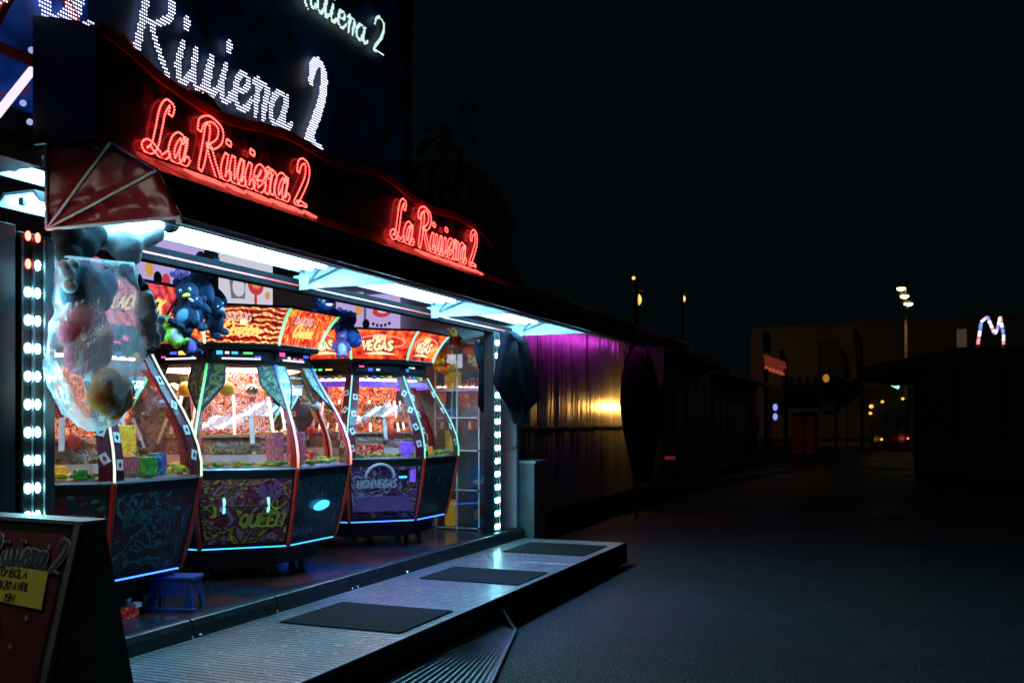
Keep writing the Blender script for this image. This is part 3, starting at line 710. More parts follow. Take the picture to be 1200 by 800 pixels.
# ------------------------------------------------------------------ canopy
Y0, Y1 = 3.88, 13.2
can = thing('canopy', (-3.8, (Y0 + Y1) / 2, 2.6), 'dark maroon vinyl canopy with white piping over the arcade front', 'canopy')
prof = [(-4.215, 2.605), (-3.33, 2.60), (-3.482, 2.845), (-3.785, 3.014), (-4.222, 3.05)]
def canvas_end():
    mb = MB(); hub = Vector((prof[0][0], Y0, prof[0][1])); n = 14
    for a, b in ((1, 2), (2, 3), (3, 4)):
        A, B = Vector((prof[a][0], Y0, prof[a][1])), Vector((prof[b][0], Y0, prof[b][1])); vs = []
        for i in range(n + 1):
            for j in range(n + 1):
                s_, t_ = i / n, j / n
                p = hub.lerp(A.lerp(B, t_), s_)
                sag = 0.030 * math.sin(math.pi * t_) * math.sin(math.pi * min(1, s_ * 1.02)) * (1 if a != 2 else 0.7)
                wr = 0.007 * math.sin(9 * t_ + 11 * s_ + a * 2) * s_ * math.sin(math.pi * t_)
                vs.append(p + Vector((0, sag + wr, 0)))
        fs = [(i * (n + 1) + j, i * (n + 1) + j + 1, (i + 1) * (n + 1) + j + 1, (i + 1) * (n + 1) + j) for i in range(n) for j in range(n)]
        mb.add(vs, fs)
    return mb
ce = canvas_end().build('canvas_end', 'canvas', can, smooth=True)
sm = ce.modifiers.new('thick', 'SOLIDIFY'); sm.thickness = 0.003
for a in (2, 3): MB().tube([(prof[0][0], Y0 - .008, prof[0][1]), (prof[a][0], Y0 - .008, prof[a][1])], 0.0075 if a == 3 else 0.007, 6).build('piping', 'white_trim', can)
MB().tube([(prof[0][0], Y0 - .008, prof[0][1]), (prof[4][0], Y0 - .008, prof[4][1])], 0.010, 6).build('piping', 'white_trim', can)
MB().tube([(prof[0][0], Y0 - .008, prof[0][1]), (prof[1][0], Y0 - .008, prof[1][1])], 0.009, 6).build('piping', 'white_trim', can)
MB().tube([(prof[2][0], Y0 - .004, prof[2][1] + .004), (prof[3][0], Y0 - .004, prof[3][1] + .004)], 0.007, 6).build('piping', 'chrome', can)
mb = MB()
for a, b in ((1, 2), (2, 3), (3, 4)):
    n = 64; vs = []
    for i in range(n + 1):
        y = Y0 + (Y1 - Y0) * i / n
        for k in (0, .5, 1):
            x = prof[a][0] + (prof[b][0] - prof[a][0]) * k; z = prof[a][1] + (prof[b][1] - prof[a][1]) * k
            sag = -0.012 * abs(math.sin(y * 1.44)) if k == .5 else 0
            vs.append((x, y, z + sag))
    fs = [(i * 3 + k, i * 3 + k + 1, (i + 1) * 3 + k + 1, (i + 1) * 3 + k) for i in range(n) for k in (0, 1)]
    mb.add(vs, fs)
cr = mb.build('canvas_top', 'canvas', can, smooth=False); sm = cr.modifiers.new('thick', 'SOLIDIFY'); sm.thickness = 0.004
MB().box2((-3.37, Y0, 2.572), (-3.335, Y1, 2.598)).build('edge_profile', 'white_metal', can)
MB().box2((-3.83, Y0 + .1, 2.775), (-3.40, 10.7, 2.785)).build('lining', 'grey_paint', can)
for y in (4.9, 5.6, 7.4, 9.4): MB().box2((-3.83, y, 2.765), (-3.40, y + .02, 2.774)).build('lining_batten', 'white_metal', can)
for j, y in enumerate(armY):
    t_ = bpy.data.objects.new('support_arm', None); col.objects.link(t_); t_.parent = can
    MB().prism([(-4.23, y, 2.600), (-3.36, y, 2.605), (-3.36, y, 2.635), (-4.23, y, 2.86)], (0, 0.006, 0)).build('web_plate', 'white_metal', t_)
    MB().box2((-4.24, y - .03, 2.585), (-3.36, y - .001, 2.612)).build('flange', 'white_metal', t_)
    MB().box2((-4.255, y - .03, 2.613), (-4.225, y - .001, 2.86)).build('upright', 'white_metal', t_)
    for ex, ez in ((-4.02, 2.80), (-3.84, 2.755)):
        MB().tube([(-4.19, y - .010, 2.63), (ex, y - .010, ez)], 0.009, 5).build('rib', 'dull_steel', t_)
    MB().box2((-4.30, y - .045, 2.575), (-4.17, y - .031, 2.685)).build('joint_plate', 'white_metal', t_, bevel=0.004)
    for bx in (-4.275, -4.195):
        for bz in (2.60, 2.66): MB().ell((bx, y - .047, bz), (.007, .004, .007), 6, 4).build('bolt', 'dull_steel', t_)

# ------------------------------------------------------------------ fascia board with neon names
fas = thing('name_fascia', (-3.9, 7.0, 3.05), 'dark wavy topped fascia board with red outline above the canopy', 'sign board')
def wave_top(y):
    return 3.50 + 0.035 * math.sin(y * 2.1 + .4) + 0.03 * math.sin(y * 4.7 + 1) + (0.02 if 4.2 < y < 6.2 else 0) * math.sin((y - 4.2) / 2 * math.pi) - max(0, y - 8.7) * 0.42 + (0.10 * (4.3 - y) / .42 if y < 4.3 else 0)
n = 90
pts = [(3.88 + (9.9 - 3.88) * i / n) for i in range(n + 1)]
mb = MB(); vs = []
for y in pts:
    zt = wave_top(y); vs += [(-3.86, y, 3.012), (-3.86, y, zt), (-3.96, y, 3.012), (-3.96, y, zt)]
fs = []
for i in range(n):
    a = 4 * i; b = a + 4; fs += [(a, b, b + 1, a + 1), (a + 2, a + 3, b + 3, b + 2), (a + 1, b + 1, b + 3, a + 3), (a, a + 2, b + 2, b)]
fs += [(0, 1, 3, 2), (4 * n, 4 * n + 2, 4 * n + 3, 4 * n + 1)]
mb.add(vs, fs); mb.build('board', 'dark_art', fas)
mb = MB(); vs = []
for y in pts:
    zt = wave_top(y); vs += [(-3.858, y, zt - .055), (-3.858, y, zt + .004), (-3.845, y, zt - .055), (-3.845, y, zt + .004)]
fs = []
for i in range(n):
    a = 4 * i; b = a + 4; fs += [(a + 2, b + 2, b + 3, a + 3), (a, a + 1, b + 1, b), (a + 1, a + 3, b + 3, b + 1), (a, b, b + 2, a + 2)]
mb.add(vs, fs); mb.build('outline_trim', 'red_paint', fas)
mb = MB(); mb.prism([(-3.865, 3.86, 3.055), (-3.865, 3.86, 3.60), (-3.98, 3.86, 3.66), (-4.12, 3.86, 3.70), (-4.30, 3.86, 3.74), (-4.30, 3.86, 3.055)], (0, 0.019, 0)); mb.build('end_panel', 'black', fas)
for (ya, label) in ((4.17, 'red LED script sign reading La Riviera 2 on canopy, the nearer one'), (6.90, 'red LED script sign reading La Riviera 2 on canopy, farther and smaller looking')):
    t_ = thing('neon_sign', (-3.85, ya, 3.04), label, 'sign', 'red La Riviera 2 signs')
    xs = 1.50 / (text_w('La Riviera 2') * 0.30)
    neon_outline('La Riviera 2', Vector((-3.842, ya, 3.055)), YD, ZD, XD, 0.31 if ya < 5 else 0.33, 0.155, t_, xs)
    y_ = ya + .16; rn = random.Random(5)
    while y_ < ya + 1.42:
        ln_ = rn.choice([.09, .16, .26, .05]); MB().prism([(-3.712, y_, 2.9735), (-3.632, y_, 2.929), (-3.625, y_, 2.941), (-3.705, y_, 2.9855)], (0, ln_, 0)).build('letter_reflection', 'reflection_red', t_); y_ += ln_ + rn.uniform(.04, .11)  # glowing strips stand in for the letters' reflection on the canopy slope
    MB().box2((-3.86, ya - .05, 3.016), (-3.775, ya + 1.56, 3.024)).build('mounting_rail', 'ledge', t_)

# ------------------------------------------------------------------ upper sign wall
up = thing('upper_sign_wall', (-4.7, 6, 3.35), 'tall dark blue printed sign wall standing above the arcade canopy', 'sign wall')
MB().box2((-4.80, 4.6, 3.05), (-4.66, 8.7, 6.2)).build('panel', 'blue_art', up)
MB().box2((-4.80, 2.6, 3.05), (-4.66, 4.59, 6.2)).build('panel', 'blue_bright', up)
MB().box2((-4.655, 2.6, 3.62), (-4.635, 8.7, 3.68)).build('red_band', 'red_paint', up)
MB().box2((-4.655, 8.64, 3.1), (-4.60, 8.7, 6.2)).build('edge_post', 'black', up)
P_ = [(-4.655, 3.9 + 1.9 * k / 20, 3.72 + 0.33 * abs(math.sin(k * .45)) + .18 * math.sin(k * .31)) for k in range(21)]
MB().tube(P_, 0.035, 6).build('red_scroll', 'red_paint', up)
so = Vector((-4.63, 4.88, 3.91))
t_ = thing('lit_name_sign', so, 'large white LED script sign reading La Riviera 2 above the canopy', 'sign')
xs = 1.78 / (text_w('Riviera') * 0.58)
led_fill('Riviera', so, YD, ZD, XD, 0.58, 0.019, 0.0075, 0.115, 'sign_white', t_, xs, 1.0, 0.0225)
led_fill('2', so + YD * 2.0 - ZD * .03, YD, ZD, XD, 0.74, 0.019, 0.0085, 0.15, 'sign_white', t_, 0.72, 1.0, 0.0215)
led_fill('a', so + YD * -0.68 + ZD * .0, YD, ZD, XD, 0.66, 0.019, 0.0075, 0.17, 'sign_white', t_, xs * 1.1, 1.0, 0.0225)
led_fill('L', so + YD * -1.32, YD, ZD, XD, 0.66, 0.019, 0.0075, 0.17, 'sign_white', t_, xs * 1.1, 1.0, 0.0225)
so2 = Vector((-4.63, 6.62, 5.04)); t_ = thing('small_name_sign', so2, 'smaller greenish white LED script sign reading Riviera 2, high up at the top', 'sign')
xs = 1.5 / (text_w('Riviera 2') * 0.30)
led_fill('Riviera 2', so2, YD, ZD, XD, 0.31, 0.017, 0.0080, 0.13, 'sign_warm', t_, xs, 1.12)
a_, b_ = at(-4, 135, X=-4.45), at(38, 82, X=-4.45)
tag(MB().tube([a_, b_], 0.022, 8).build('light_tube', emi('white light stick', (0.9, 0.8, 0.95), 1.1)), 'slanting white light tube against blue sign at upper left edge', 'light')
for (u, v, s_) in ((10, 112, .02), (27, 121, .03), (35, 143, .03), (37, 59, .03)):
    tag(MB().ell(at(u, v, X=-4.5), (s_ * .6, s_ * .6, s_ * .6), 8, 6).build('bulb', emi('pale violet bulb', (0.45, 0.5, 1.0), 0.8)), {10: 'tiny violet bulb at the left edge beside the slanting tube', 27: 'violet bulb below the slanting light tube', 35: 'violet bulb nearest the black end panel of the fascia', 37: 'violet bulb above the slanting tube on the blue wall'}[u], 'light bulb')

# ================================================================== COIN MACHINES
def corner(k, a, z):
    r = a / math.cos(R(22.5)); an = R(22.5 + 45 * k)
    return Vector((r * math.cos(an), r * math.sin(an), z))
def ring(a, z): return [corner(k, a, z) for k in range(8)]
CABP = [(0.26, .80), (0.36, .83), (0.50, .865), (0.68, .90), (0.865, .93)]
WINP = [(0.875, .925), (0.97, .925), (1.08, .905), (1.20, .865), (1.32, .81), (1.44, .745), (1.56, .68), (1.69, .62)]
MARP = [(1.845, .68), (1.92, .705), (2.00, .745), (2.07, .79), (2.13, .84)]
def pa(P, z):
    for (z0, a0), (z1, a1) in zip(P, P[1:]):
        if z <= z1: return a0 + (a1 - a0) * (z - z0) / (z1 - z0)
    return P[-1][1]
def facet(mb, k, P, z0, z1, inset=0.0, lift=0.0, n=6, m=4, top_in=None):
    """curved facet patch, k = facet index; inset from its two corners in metres"""
    vs = []
    nrm = Vector((math.cos(R(45 * k)), math.sin(R(45 * k)), 0))
    tan = ZD.cross(nrm)
    for i in range(n + 1):
        z = z0 + (z1 - z0) * i / n; a = pa(P, z); hw = a * math.tan(R(22.5)) - inset
        for j in range(m + 1): vs.append(nrm * (a + lift) + tan * (hw * (2 * j / m - 1)) + ZD * z)
    mb.add(vs, [(i * (m + 1) + j, i * (m + 1) + j + 1, (i + 1) * (m + 1) + j + 1, (i + 1) * (m + 1) + j) for i in range(n) for j in range(m)])
    return mb
def solid(o, t=0.006, off=-1):
    s_ = o.modifiers.new('thick', 'SOLIDIFY'); s_.thickness = t; s_.offset = off; return o
def band(mb, k, side, P, z0, z1, w0, w1, lift, n=10):
    """tapered band along one edge of a facet"""
    nrm = Vector((math.cos(R(45 * k)), math.sin(R(45 * k)), 0)); tan = ZD.cross(nrm); vs = []
    for i in range(n + 1):
        z = z0 + (z1 - z0) * i / n; a = pa(P, z); hw = a * math.tan(R(22.5)); w_ = w0 + (w1 - w0) * i / n
        p = nrm * (a + lift) + ZD * z
        vs += [p + tan * side * (hw - .004), p + tan * side * (hw - w_)]
    mb.add(vs, [(2 * i, 2 * i + 1, 2 * i + 3, 2 * i + 2) if side < 0 else (2 * i, 2 * i + 2, 2 * i + 3, 2 * i + 1) for i in range(n)])
    return mb
def fframe(k, P, z, lift):
    nrm = Vector((math.cos(R(45 * k)), math.sin(R(45 * k)), 0)); a = pa(P, z)
    a2 = pa(P, z + .05 if z + .05 < P[-1][0] else z); tan = ZD.cross(nrm)
    upv = (nrm * (pa(P, min(P[-1][0], z + .06)) - pa(P, max(P[0][0], z - .06))) + ZD * .12).normalized()
    nn = tan.cross(upv); nn = nn if nn.dot(nrm) > 0 else -nn
    return nrm * (a + lift) + ZD * z, tan, upv, nn

def coin_machine(cy, kind, label):
    t_ = thing('coin_pusher_machine', (-5.34, cy, FZ), label, 'arcade machine', 'coin pusher machines in the arcade')
    P = dict(local=True)
    MB().loft([ring(.66, .10), ring(.70, .258)]).build('plinth', 'black_matt', t_, **P)
    for k in range(8):
        c = corner(k, .55, 0)
        cs = MB(); cs.box((c.x, c.y, .075), (.05, .03, .05)).box((c.x - .02, c.y, .045), (.006, .03, .06)).box((c.x + .02, c.y, .045), (.006, .03, .06))
        cst = cs.build('caster', 'dull_steel', t_, **P)
        MB().tube([(c.x - .015, c.y, .034), (c.x + .015, c.y, .034)], .033, 14).build('wheel', 'caster', cst, **P)
    MB().loft([ring(a, z) for z, a in CABP] + [ring(.93, .875), ring(.86, .876)]).build('cabinet', 'black', t_, **P)
    base = {'dance': 'base_dance', 'vegas': 'base_vegas', 'jack': 'base_jack'}[kind]
    for k in range(8):
        o = facet(MB(), k, CABP, .30, .80, .035, .003).build('art_panel', base if k % 2 or kind == 'jack' else 'base_dark', t_, **P)
        MB().tube([corner(k, a + .001, z) for z, a in CABP], .019, 6).build('edge_trim', 'red_trim', t_, **P)
    MB().tube([corner(k, .803, .262) for k in range(8)], .0055 , 6, close=True).build('led_strip', {'dance': 'cyan_led', 'vegas': 'blue_led', 'jack': 'blue_led'}[kind], t_, **P)
    MB().tube([corner(k, .928, .872) for k in range(8)], .010, 6, close=True).build('sill_trim', 'steel' if kind != 'vegas' else 'black', t_, **P)
    # front furniture of the cabinet
    o_, tn, uv, nn = fframe(7, CABP, .60, .012)
    if kind == 'dance':
        for s_ in (-1, 1):
            MB().tube([o_ + tn * (s_ * .165 + .0) + uv * -.055, o_ + tn * (s_ * .165) + nn * .03 + uv * -.02, o_ + tn * (s_ * .165) + nn * .03 + uv * .02, o_ + tn * (s_ * .165) + uv * .055], .011, 8).build('handle_end', 'handle_glow', t_, **P)
        MB().tube([o_ + tn * -.16 + nn * .03, o_ + tn * .16 + nn * .03], .010, 8).build('handle_bar', 'black', t_, **P)
        letters('ING', o_ + tn * .10 + uv * .06 + nn * .002, tn, uv, nn, .10, 'letter', 'print_violet', t_, 'CAP', .26, .002, local=True)
        letters('QUEEN', o_ + tn * -.05 + uv * -.17 + nn * .002, tn, uv, nn, .10, 'letter', 'print_yellow', t_, 'CAP', .24, .002, slant=.2, local=True)
    if kind == 'vegas':
        letters('HIGH VEGAS', o_ + tn * -.28 + uv * .0 + nn * .002, tn, uv, nn, .075, 'letter', 'print_white', t_, 'CAP', .28, .002, slant=.15, xs=.85, local=True)
        MB().box(o_ + tn * .20 + uv * .17, (.001, .001, .001)).v
        for q, (a, b, w_, h_, m_) in enumerate(((.17, .145, .10, .05, 'black'), (.17, .10, .075, .018, 'cyan_led'), (.27, .11, .055, .12, 'box_violet'))):
            c = o_ + tn * a + uv * b + nn * .006
            MB().box(c, (w_, .014, h_), Matrix((tn, nn, uv)).transposed()).build('card_reader' if q == 2 else 'coin_slot', m_, t_, **P)
        MB().prism([o_ + tn * a + uv * b + nn * -.001 for a, b in ((-.26, -.09), (.24, -.09), (.30, -.24), (-.32, -.24))], nn * .006).build('coin_tray', 'print_violet', t_, **P)
        P2 = [o_ + tn * (-.06 + .14 * math.cos(a * .35)) + uv * (.10 + .13 * math.sin(a * .35)) + nn * .004 for a in range(10)]
        MB().tube(P2, .016, 6).build('painted_arch', 'print_white', t_, **P)
    if kind == 'jack':
        o2, tn2, uv2, nn2 = fframe(0, CABP, .60, .006)
        letters('BLACK JACK', o2 + tn2 * -.27, tn2, uv2, nn2, .09, 'letter', 'print_teal', t_, 'CAP', .2, .002, xs=.8, local=True)
        for a, b, an in ((-.16, .15, .3), (-.05, .12, -.4), (.12, -.16, .2)):
            Rr = Matrix((tn, nn, uv)).transposed() @ Matrix.Rotation(an, 3, 'Y')
            MB().box(o_ + tn * a + uv * b, (.10, .004, .14), Rr).build('painted_card', 'print_teal', t_, **P)
    o2, tn2, uv2, nn2 = fframe(0, CABP, .56, .01)
    if kind == 'dance':
        MB().ell(o2 + nn2 * .01, (.05, .10, .035), 12, 8, Matrix.Rotation(.2, 3, 'X')).build('reflective_pod', 'cyan_led', t_, **P)  # own glow stands in for the cyan reflection on this device
    MB().ell(o2 + tn2 * -.1 + uv2 * .19, (.006, .008, .008), 8, 6).build('lock', 'chrome', t_, **P)
    # window stage
    for k in range(8):
        facet(MB(), k, WINP, .885, 1.685, .03, -.012, 8, 1).build('window_pane', 'glass', t_, **P)
        MB().tube([corner(k, a - .006, z) for z, a in WINP], .014, 6).build('corner_post', 'black', t_, **P)
        nm = {'dance': ('neon_green' if k == 6 - 1 + 1 else 'neon_mix'), 'vegas': 'neon_mint', 'jack': 'neon_pale'}[kind]
        if kind == 'dance' and k == 5: nm = 'neon_green'
        MB().tube([corner(k, a + .012, z) for z, a in WINP], .0105 if kind == 'dance' else .008, 8).build('neon_strip', nm, t_, smooth=True, **P)
        for s_ in (-1, 1):
            if kind == 'dance':
                nrm = Vector((math.cos(R(45 * k)), math.sin(R(45 * k)), 0)); tan = ZD.cross(nrm)
                # shoulder panel: wide at the top, running out half way down
                mb = MB(); n = 8; vs = []
                for i in range(n + 1):
                    z = 1.685 - .36 * i / n; a = pa(WINP, z); hw = a * math.tan(R(22.5)) - .006; f = i / n
                    inn = hw - (.13 + .03 * f if f < .45 else max(.012, .145 + (.012 - .145) * (f - .45) / .55))
                    vs += [nrm * (a + .002) + tan * s_ * hw + ZD * z, nrm * (a + .002) + tan * s_ * inn + ZD * z]
                mb.add(vs, [(2 * i, 2 * i + 1, 2 * i + 3, 2 * i + 2) for i in range(n)])
                solid(mb.build('shoulder_panel', 'shoulder', t_, **P), .006)
                MB().tube([vs[2 * i + 1] + nrm * .004 for i in range(n + 1)], .009, 6).build('shoulder_trim', 'black', t_, **P)
                solid(band(MB(), k, s_, WINP, .885, 1.36, .055, .03, .001).build('side_band', 'red_trim', t_, **P), .005)
            else:
                solid(band(MB(), k, s_, WINP, .885, 1.685, .085, .075, .001).build('side_band', 'maroon', t_, **P), .005)
                nrm = Vector((math.cos(R(45 * k)), math.sin(R(45 * k)), 0)); tan = ZD.cross(nrm)
                if k in (5, 6, 7, 0, 1):
                    for q in range(4):
                        z = .98 + q * .165 + (.04 if s_ > 0 else 0); c, tn3, uv3, nn3 = fframe(k, WINP, z, .006)
                        hw = pa(WINP, z) * math.tan(R(22.5)); c = c + tn3 * s_ * (hw - .046)
                        Rr = Matrix((tn3, nn3, uv3)).transposed() @ Matrix.Rotation(random.uniform(-.6, .6), 3, 'Y')
                        cd = MB().box(c, (.048, .003, .066), Rr).build('playing_card', 'card', t_, **P)
                        MB().prism([c + nn3 * .002 + Rr @ Vector((a, 0, b)) for a, b in ((0, -.02), (.014, 0), (0, .02), (-.014, 0))], nn3 * .0015).build('card_suit', 'suit' if q % 2 else 'red_trim', cd, **P)
    # inside
    MB().loft([ring(.855, .877), ring(.85, .892)]).build('playfield', 'inner_white', t_, **P)
    MB().loft([ring(.66, .893), ring(.64, .975)]).build('pusher_shelf', 'inner_white', t_, **P)
    MB().loft([ring(.56, .976), ring(.53, 1.13)]).build('upper_shelf', 'shelf_art', t_, **P)
    MB().loft([ring(.565, 1.10), ring(.565, 1.112)]).build('shelf_lip', 'chrome', t_, **P)
    core = 'core_a' if kind == 'dance' else 'core_b'
    MB().loft([ring(.30, 1.131), ring(.34, 1.64)]).build('core', core, t_, **P)
    MB().loft([ring(.58, 1.665), ring(.58, 1.69)]).build('light_housing', 'inner_white', t_, **P)
    rl = MB(); rl.loft([ring(.53, 1.655), ring(.53, 1.664)]); rl.build('ring_light', 'ring_light', t_, **P)
    rnd = random.Random(int(cy * 10))
    for nm, m_ in (('green_chips', 'chip_green'), ('yellow_chips', 'chip_yellow')):
        mb = MB()
        for k in range(8):
            nrm = Vector((math.cos(R(45 * k)), math.sin(R(45 * k)), 0)); tan = ZD.cross(nrm)
            for q in range(14):
                c = nrm * rnd.uniform(.79, .845) + tan * rnd.uniform(-.31, .31) + ZD * (.90 + rnd.uniform(0, .02))
                mb.box(c, (.045, .045, .016), Matrix.Rotation(rnd.uniform(0, 3), 3, 'Z') @ Matrix.Rotation(rnd.uniform(-.3, .3), 3, 'X'))
        tag(mb.build(nm, m_, t_, **P), kind='stuff')
    mb = MB()
    for q in range(1100):
        an = rnd.uniform(0, 6.283); rr_ = rnd.choice([rnd.uniform(.68, .80), rnd.uniform(.57, .66), rnd.uniform(.36, .50)]); zz = (.897 if rr_ > .66 else .978 if rr_ > .55 else 1.133) + rnd.uniform(0, .025)
        c = Vector((rr_ * math.cos(an), rr_ * math.sin(an), zz)); rot = Matrix.Rotation(rnd.uniform(-.4, .4), 3, 'X') @ Matrix.Rotation(rnd.uniform(-.4, .4), 3, 'Y')
        mb.prism([c + rot @ Vector((.014 * math.cos(a), .014 * math.sin(a), 0)) for a in [j * 1.0472 for j in range(6)]], (0, 0, .003))
    tag(mb.build('coins', 'coin', t_, **P), kind='stuff')
    for k in range(8):
        nrm = Vector((math.cos(R(45 * k)), math.sin(R(45 * k)), 0)); tan = ZD.cross(nrm)
        MB().tube([nrm * .45 + tan * -.03 + ZD * 1.135, nrm * .40 + tan * -.03 + ZD * 1.45], .011, 8).build('light_rod', 'rod_light', t_, **P)
        # front screen: clear deflector plate and sloping chute
        MB().box(nrm * .56 + tan * .09 + ZD * 1.16, (.02, .035, .22), Matrix.Rotation(R(45 * k), 3, 'Z') @ Matrix.Rotation(-.35, 3, 'Y')).build('coin_chute', 'card', t_, **P)
        if kind == 'dance':
            MB().ell(nrm * .46 + tan * -.09 + ZD * 1.50, (.062, .062, .062), 14, 10).build('gold_dome', 'chip_yellow', t_, smooth=True, **P)
            MB().ell(nrm * .46 + tan * .10 + ZD * 1.49, (.055, .055, .055), 14, 10).build('mirror_dome', 'chrome', t_, smooth=True, **P)
        else:
            MB().box(nrm * .50 + ZD * 1.32, (.012, .26, .20), Matrix.Rotation(R(45 * k), 3, 'Z') @ Matrix.Rotation(.35, 3, 'Y')).build('inner_panel', core, t_, **P)
            MB().ell(nrm * .55 + tan * .16 + ZD * 1.12, (.045, .045, .06), 10, 8).build('red_lamp', 'inner_red', t_, smooth=True, **P)
        MB().box(nrm * .60 + ZD * 1.012, (.012, .42, .07), Matrix.Rotation(R(45 * k), 3, 'Z')).build('deflector', 'acrylic', t_, **P)
    # neck with score displays
    MB().loft([ring(.64, 1.692), ring(.645, 1.72), ring(.60, 1.721), ring(.62, 1.81), ring(.68, 1.811), ring(.69, 1.843)]).build('neck', 'black', t_, **P)
    if kind != 'dance':
        for k in range(8):
            nrm = Vector((math.cos(R(45 * k)), math.sin(R(45 * k)), 0)); tan = ZD.cross(nrm)
            Rr = Matrix.Rotation(R(45 * k), 3, 'Z')
            MB().box(nrm * .655 + ZD * 1.605, (.02, .40 if kind == 'vegas' else .34, .06), Rr @ Matrix.Rotation(-.5, 3, 'Y')).build('info_panel', 'box_violet' if kind == 'vegas' else 'pic_grey', t_, **P)
            for q in range(4): MB().ell(nrm * .63 + tan * (-.12 + .08 * q) + ZD * 1.675, (.012, .026, .026), 10, 6, Rr).build('round_button', ['box_red', 'box_blue', 'box_green', 'box_yellow'][q], t_, **P)
    cols = [(0.05, 0.2, 1), (0.1, 0.7, 1), (1, 0.1, 0.3), (1, 0.8, 0.2), (0.1, 1, 0.2), (0.9, 0.85, 0.9)]
    for k in range(8):
        nrm = Vector((math.cos(R(45 * k)), math.sin(R(45 * k)), 0)); tan = ZD.cross(nrm); Rr = Matrix.Rotation(R(45 * k), 3, 'Z')
        dp = MB().box(nrm * .615 + ZD * 1.765, (.02, .44, .075), Rr).build('display', 'black', t_, **P)
        if kind == 'jack' and False: continue
        x = -.19
        for q in range(5 if kind == 'dance' else 3):
            w_ = rnd.uniform(.03, .085); zz = rnd.choice([1.78, 1.75])
            MB().box(nrm * .627 + tan * (x + w_ / 2) + ZD * zz, (.004, w_, rnd.choice([.014, .02, .03])), Rr).build('lit_segment', DISP[rnd.randrange(len(DISP))], dp, **P); x += w_ + rnd.uniform(.005, .05)
        if kind == 'dance': MB().box(nrm * .627 + ZD * 1.735, (.004, .30, .014), Rr).build('lit_segment', DISP[5], dp, **P)
    # marquee
    MB().loft([ring(.655, 1.844), ring(.655, 1.85), ring(.66, 2.13), ring(.80, 2.134)], True, True).build('marquee_box', 'black', t_, **P)
    for k in range(8):
        mk = {'dance': 'marq_dance' if k % 2 else 'marq_fire', 'vegas': 'marq_vegas', 'jack': 'marq_jack'}[kind]
        solid(facet(MB(), k, MARP, 1.852, 2.124, .012, -.002, 6, 1).build('marquee_panel', mk, t_, **P), .01)
        MB().tube([corner(k, a + .004, z) for z, a in MARP], .0115 if kind != 'jack' else .008, 8).build('marquee_neon', {'dance': 'neon_green' if k != 5 else 'neon_mix', 'vegas': 'neon_mint', 'jack': 'black'}[kind], t_, **P)
        if k in (5, 6, 7, 0, 1):
            o_, tn, uv, nn = fframe(k, MARP, 1.99, .004)
            if kind == 'dance':
                letters('DANCING', o_ + tn * -.183 + uv * .032 - nn * .002, tn, uv, nn, .066, 'letter_shadow', 'letter_dark', t_, 'CAP', .42, .003, xs=.85, local=True)
                letters('DANCING', o_ + tn * -.18 + uv * .035, tn, uv, nn, .062, 'letter', 'letter_pink', t_, 'CAP', .26, .003, xs=.85, local=True)
                letters('Queen', o_ + tn * -.15 + uv * -.075 + nn * .002, tn, uv, nn, .12, 'letter', 'letter_gold', t_, 'SCR', .17, .003, xs=.9, slant=.15, local=True)
                if k % 2: MB().ell(o_ + tn * .0 + uv * .03, (.03, .03, .03), 10, 6).build('printed_ball', 'letter_cream', t_, **P)
            elif kind == 'vegas':
                letters('HIGH', o_ + tn * -.085 + uv * .05, tn, uv, nn, .06, 'letter', 'letter_cream', t_, 'CAP', .26, .003, xs=.85, slant=.12, local=True)
                letters('VEGAS', o_ + tn * -.193 + uv * -.062 - nn * .002, tn, uv, nn, .10, 'letter_shadow', 'letter_dark', t_, 'CAP', .44, .003, xs=.93, slant=.05, local=True)
                letters('VEGAS', o_ + tn * -.19 + uv * -.055, tn, uv, nn, .095, 'letter', 'letter_cream', t_, 'CAP', .30, .003, xs=.95, slant=.05, local=True)
                MB().prism([o_ + tn * a + uv * b for a, b in ((-.16, -.10), (0, -.07), (.16, -.10), (.08, -.125), (-.08, -.125))], nn * .003).build('printed_arrow', 'letter_cream', t_, **P)
                E = [o_ + tn * (.24 * math.cos(a * .31)) + uv * (.0 + .07 * math.sin(a * .31) + .03) - nn * .002 for a in range(21)]
                MB().tube(E, .006, 5).build('printed_ring', 'letter_pink', t_, **P)
            else:
                letters('BLACK JACK', o_ + tn * -.25 + uv * -.04, tn, uv, nn, .10, 'letter', 'letter_gold', t_, 'CAP', .18, .003, xs=.75, local=True)
                letters('BLACK JACK', o_ + tn * -.262 + uv * -.05 - nn * .002, tn, uv, nn, .10, 'letter_shadow', 'letter_dark', t_, 'CAP', .30, .002, xs=.75, local=True)
    MB().tube([corner(k, .842, 2.134) for k in range(8)], .012, 6, close=True).build('marquee_frame', 'black', t_, **P)
    MB().tube([corner(k, .684, 1.846) for k in range(8)], .010, 6, close=True).build('marquee_frame', 'black', t_, **P)
    return t_
DISP = [emi('display %s' % n_, c, 1.6) for n_, c in zip(('blue', 'cyan', 'magenta', 'amber', 'green', 'white'), [(0.05, 0.12, 1), (0.05, 0.5, 1), (1, 0.08, 0.35), (1, 0.6, 0.12), (0.1, 0.9, 0.2), (0.75, 0.65, 0.8)])]
coin_machine(4.93, 'jack', 'octagonal coin pusher with maroon card bands and BLACK JACK marquee, behind the wrapped plush')
coin_machine(6.83, 'dance', 'octagonal coin pusher with red DANCING Queen marquee and glowing ropes, in the middle')
coin_machine(8.98, 'vegas', 'octagonal coin pusher with orange HIGH VEGAS marquee and mint light ropes, farthest')

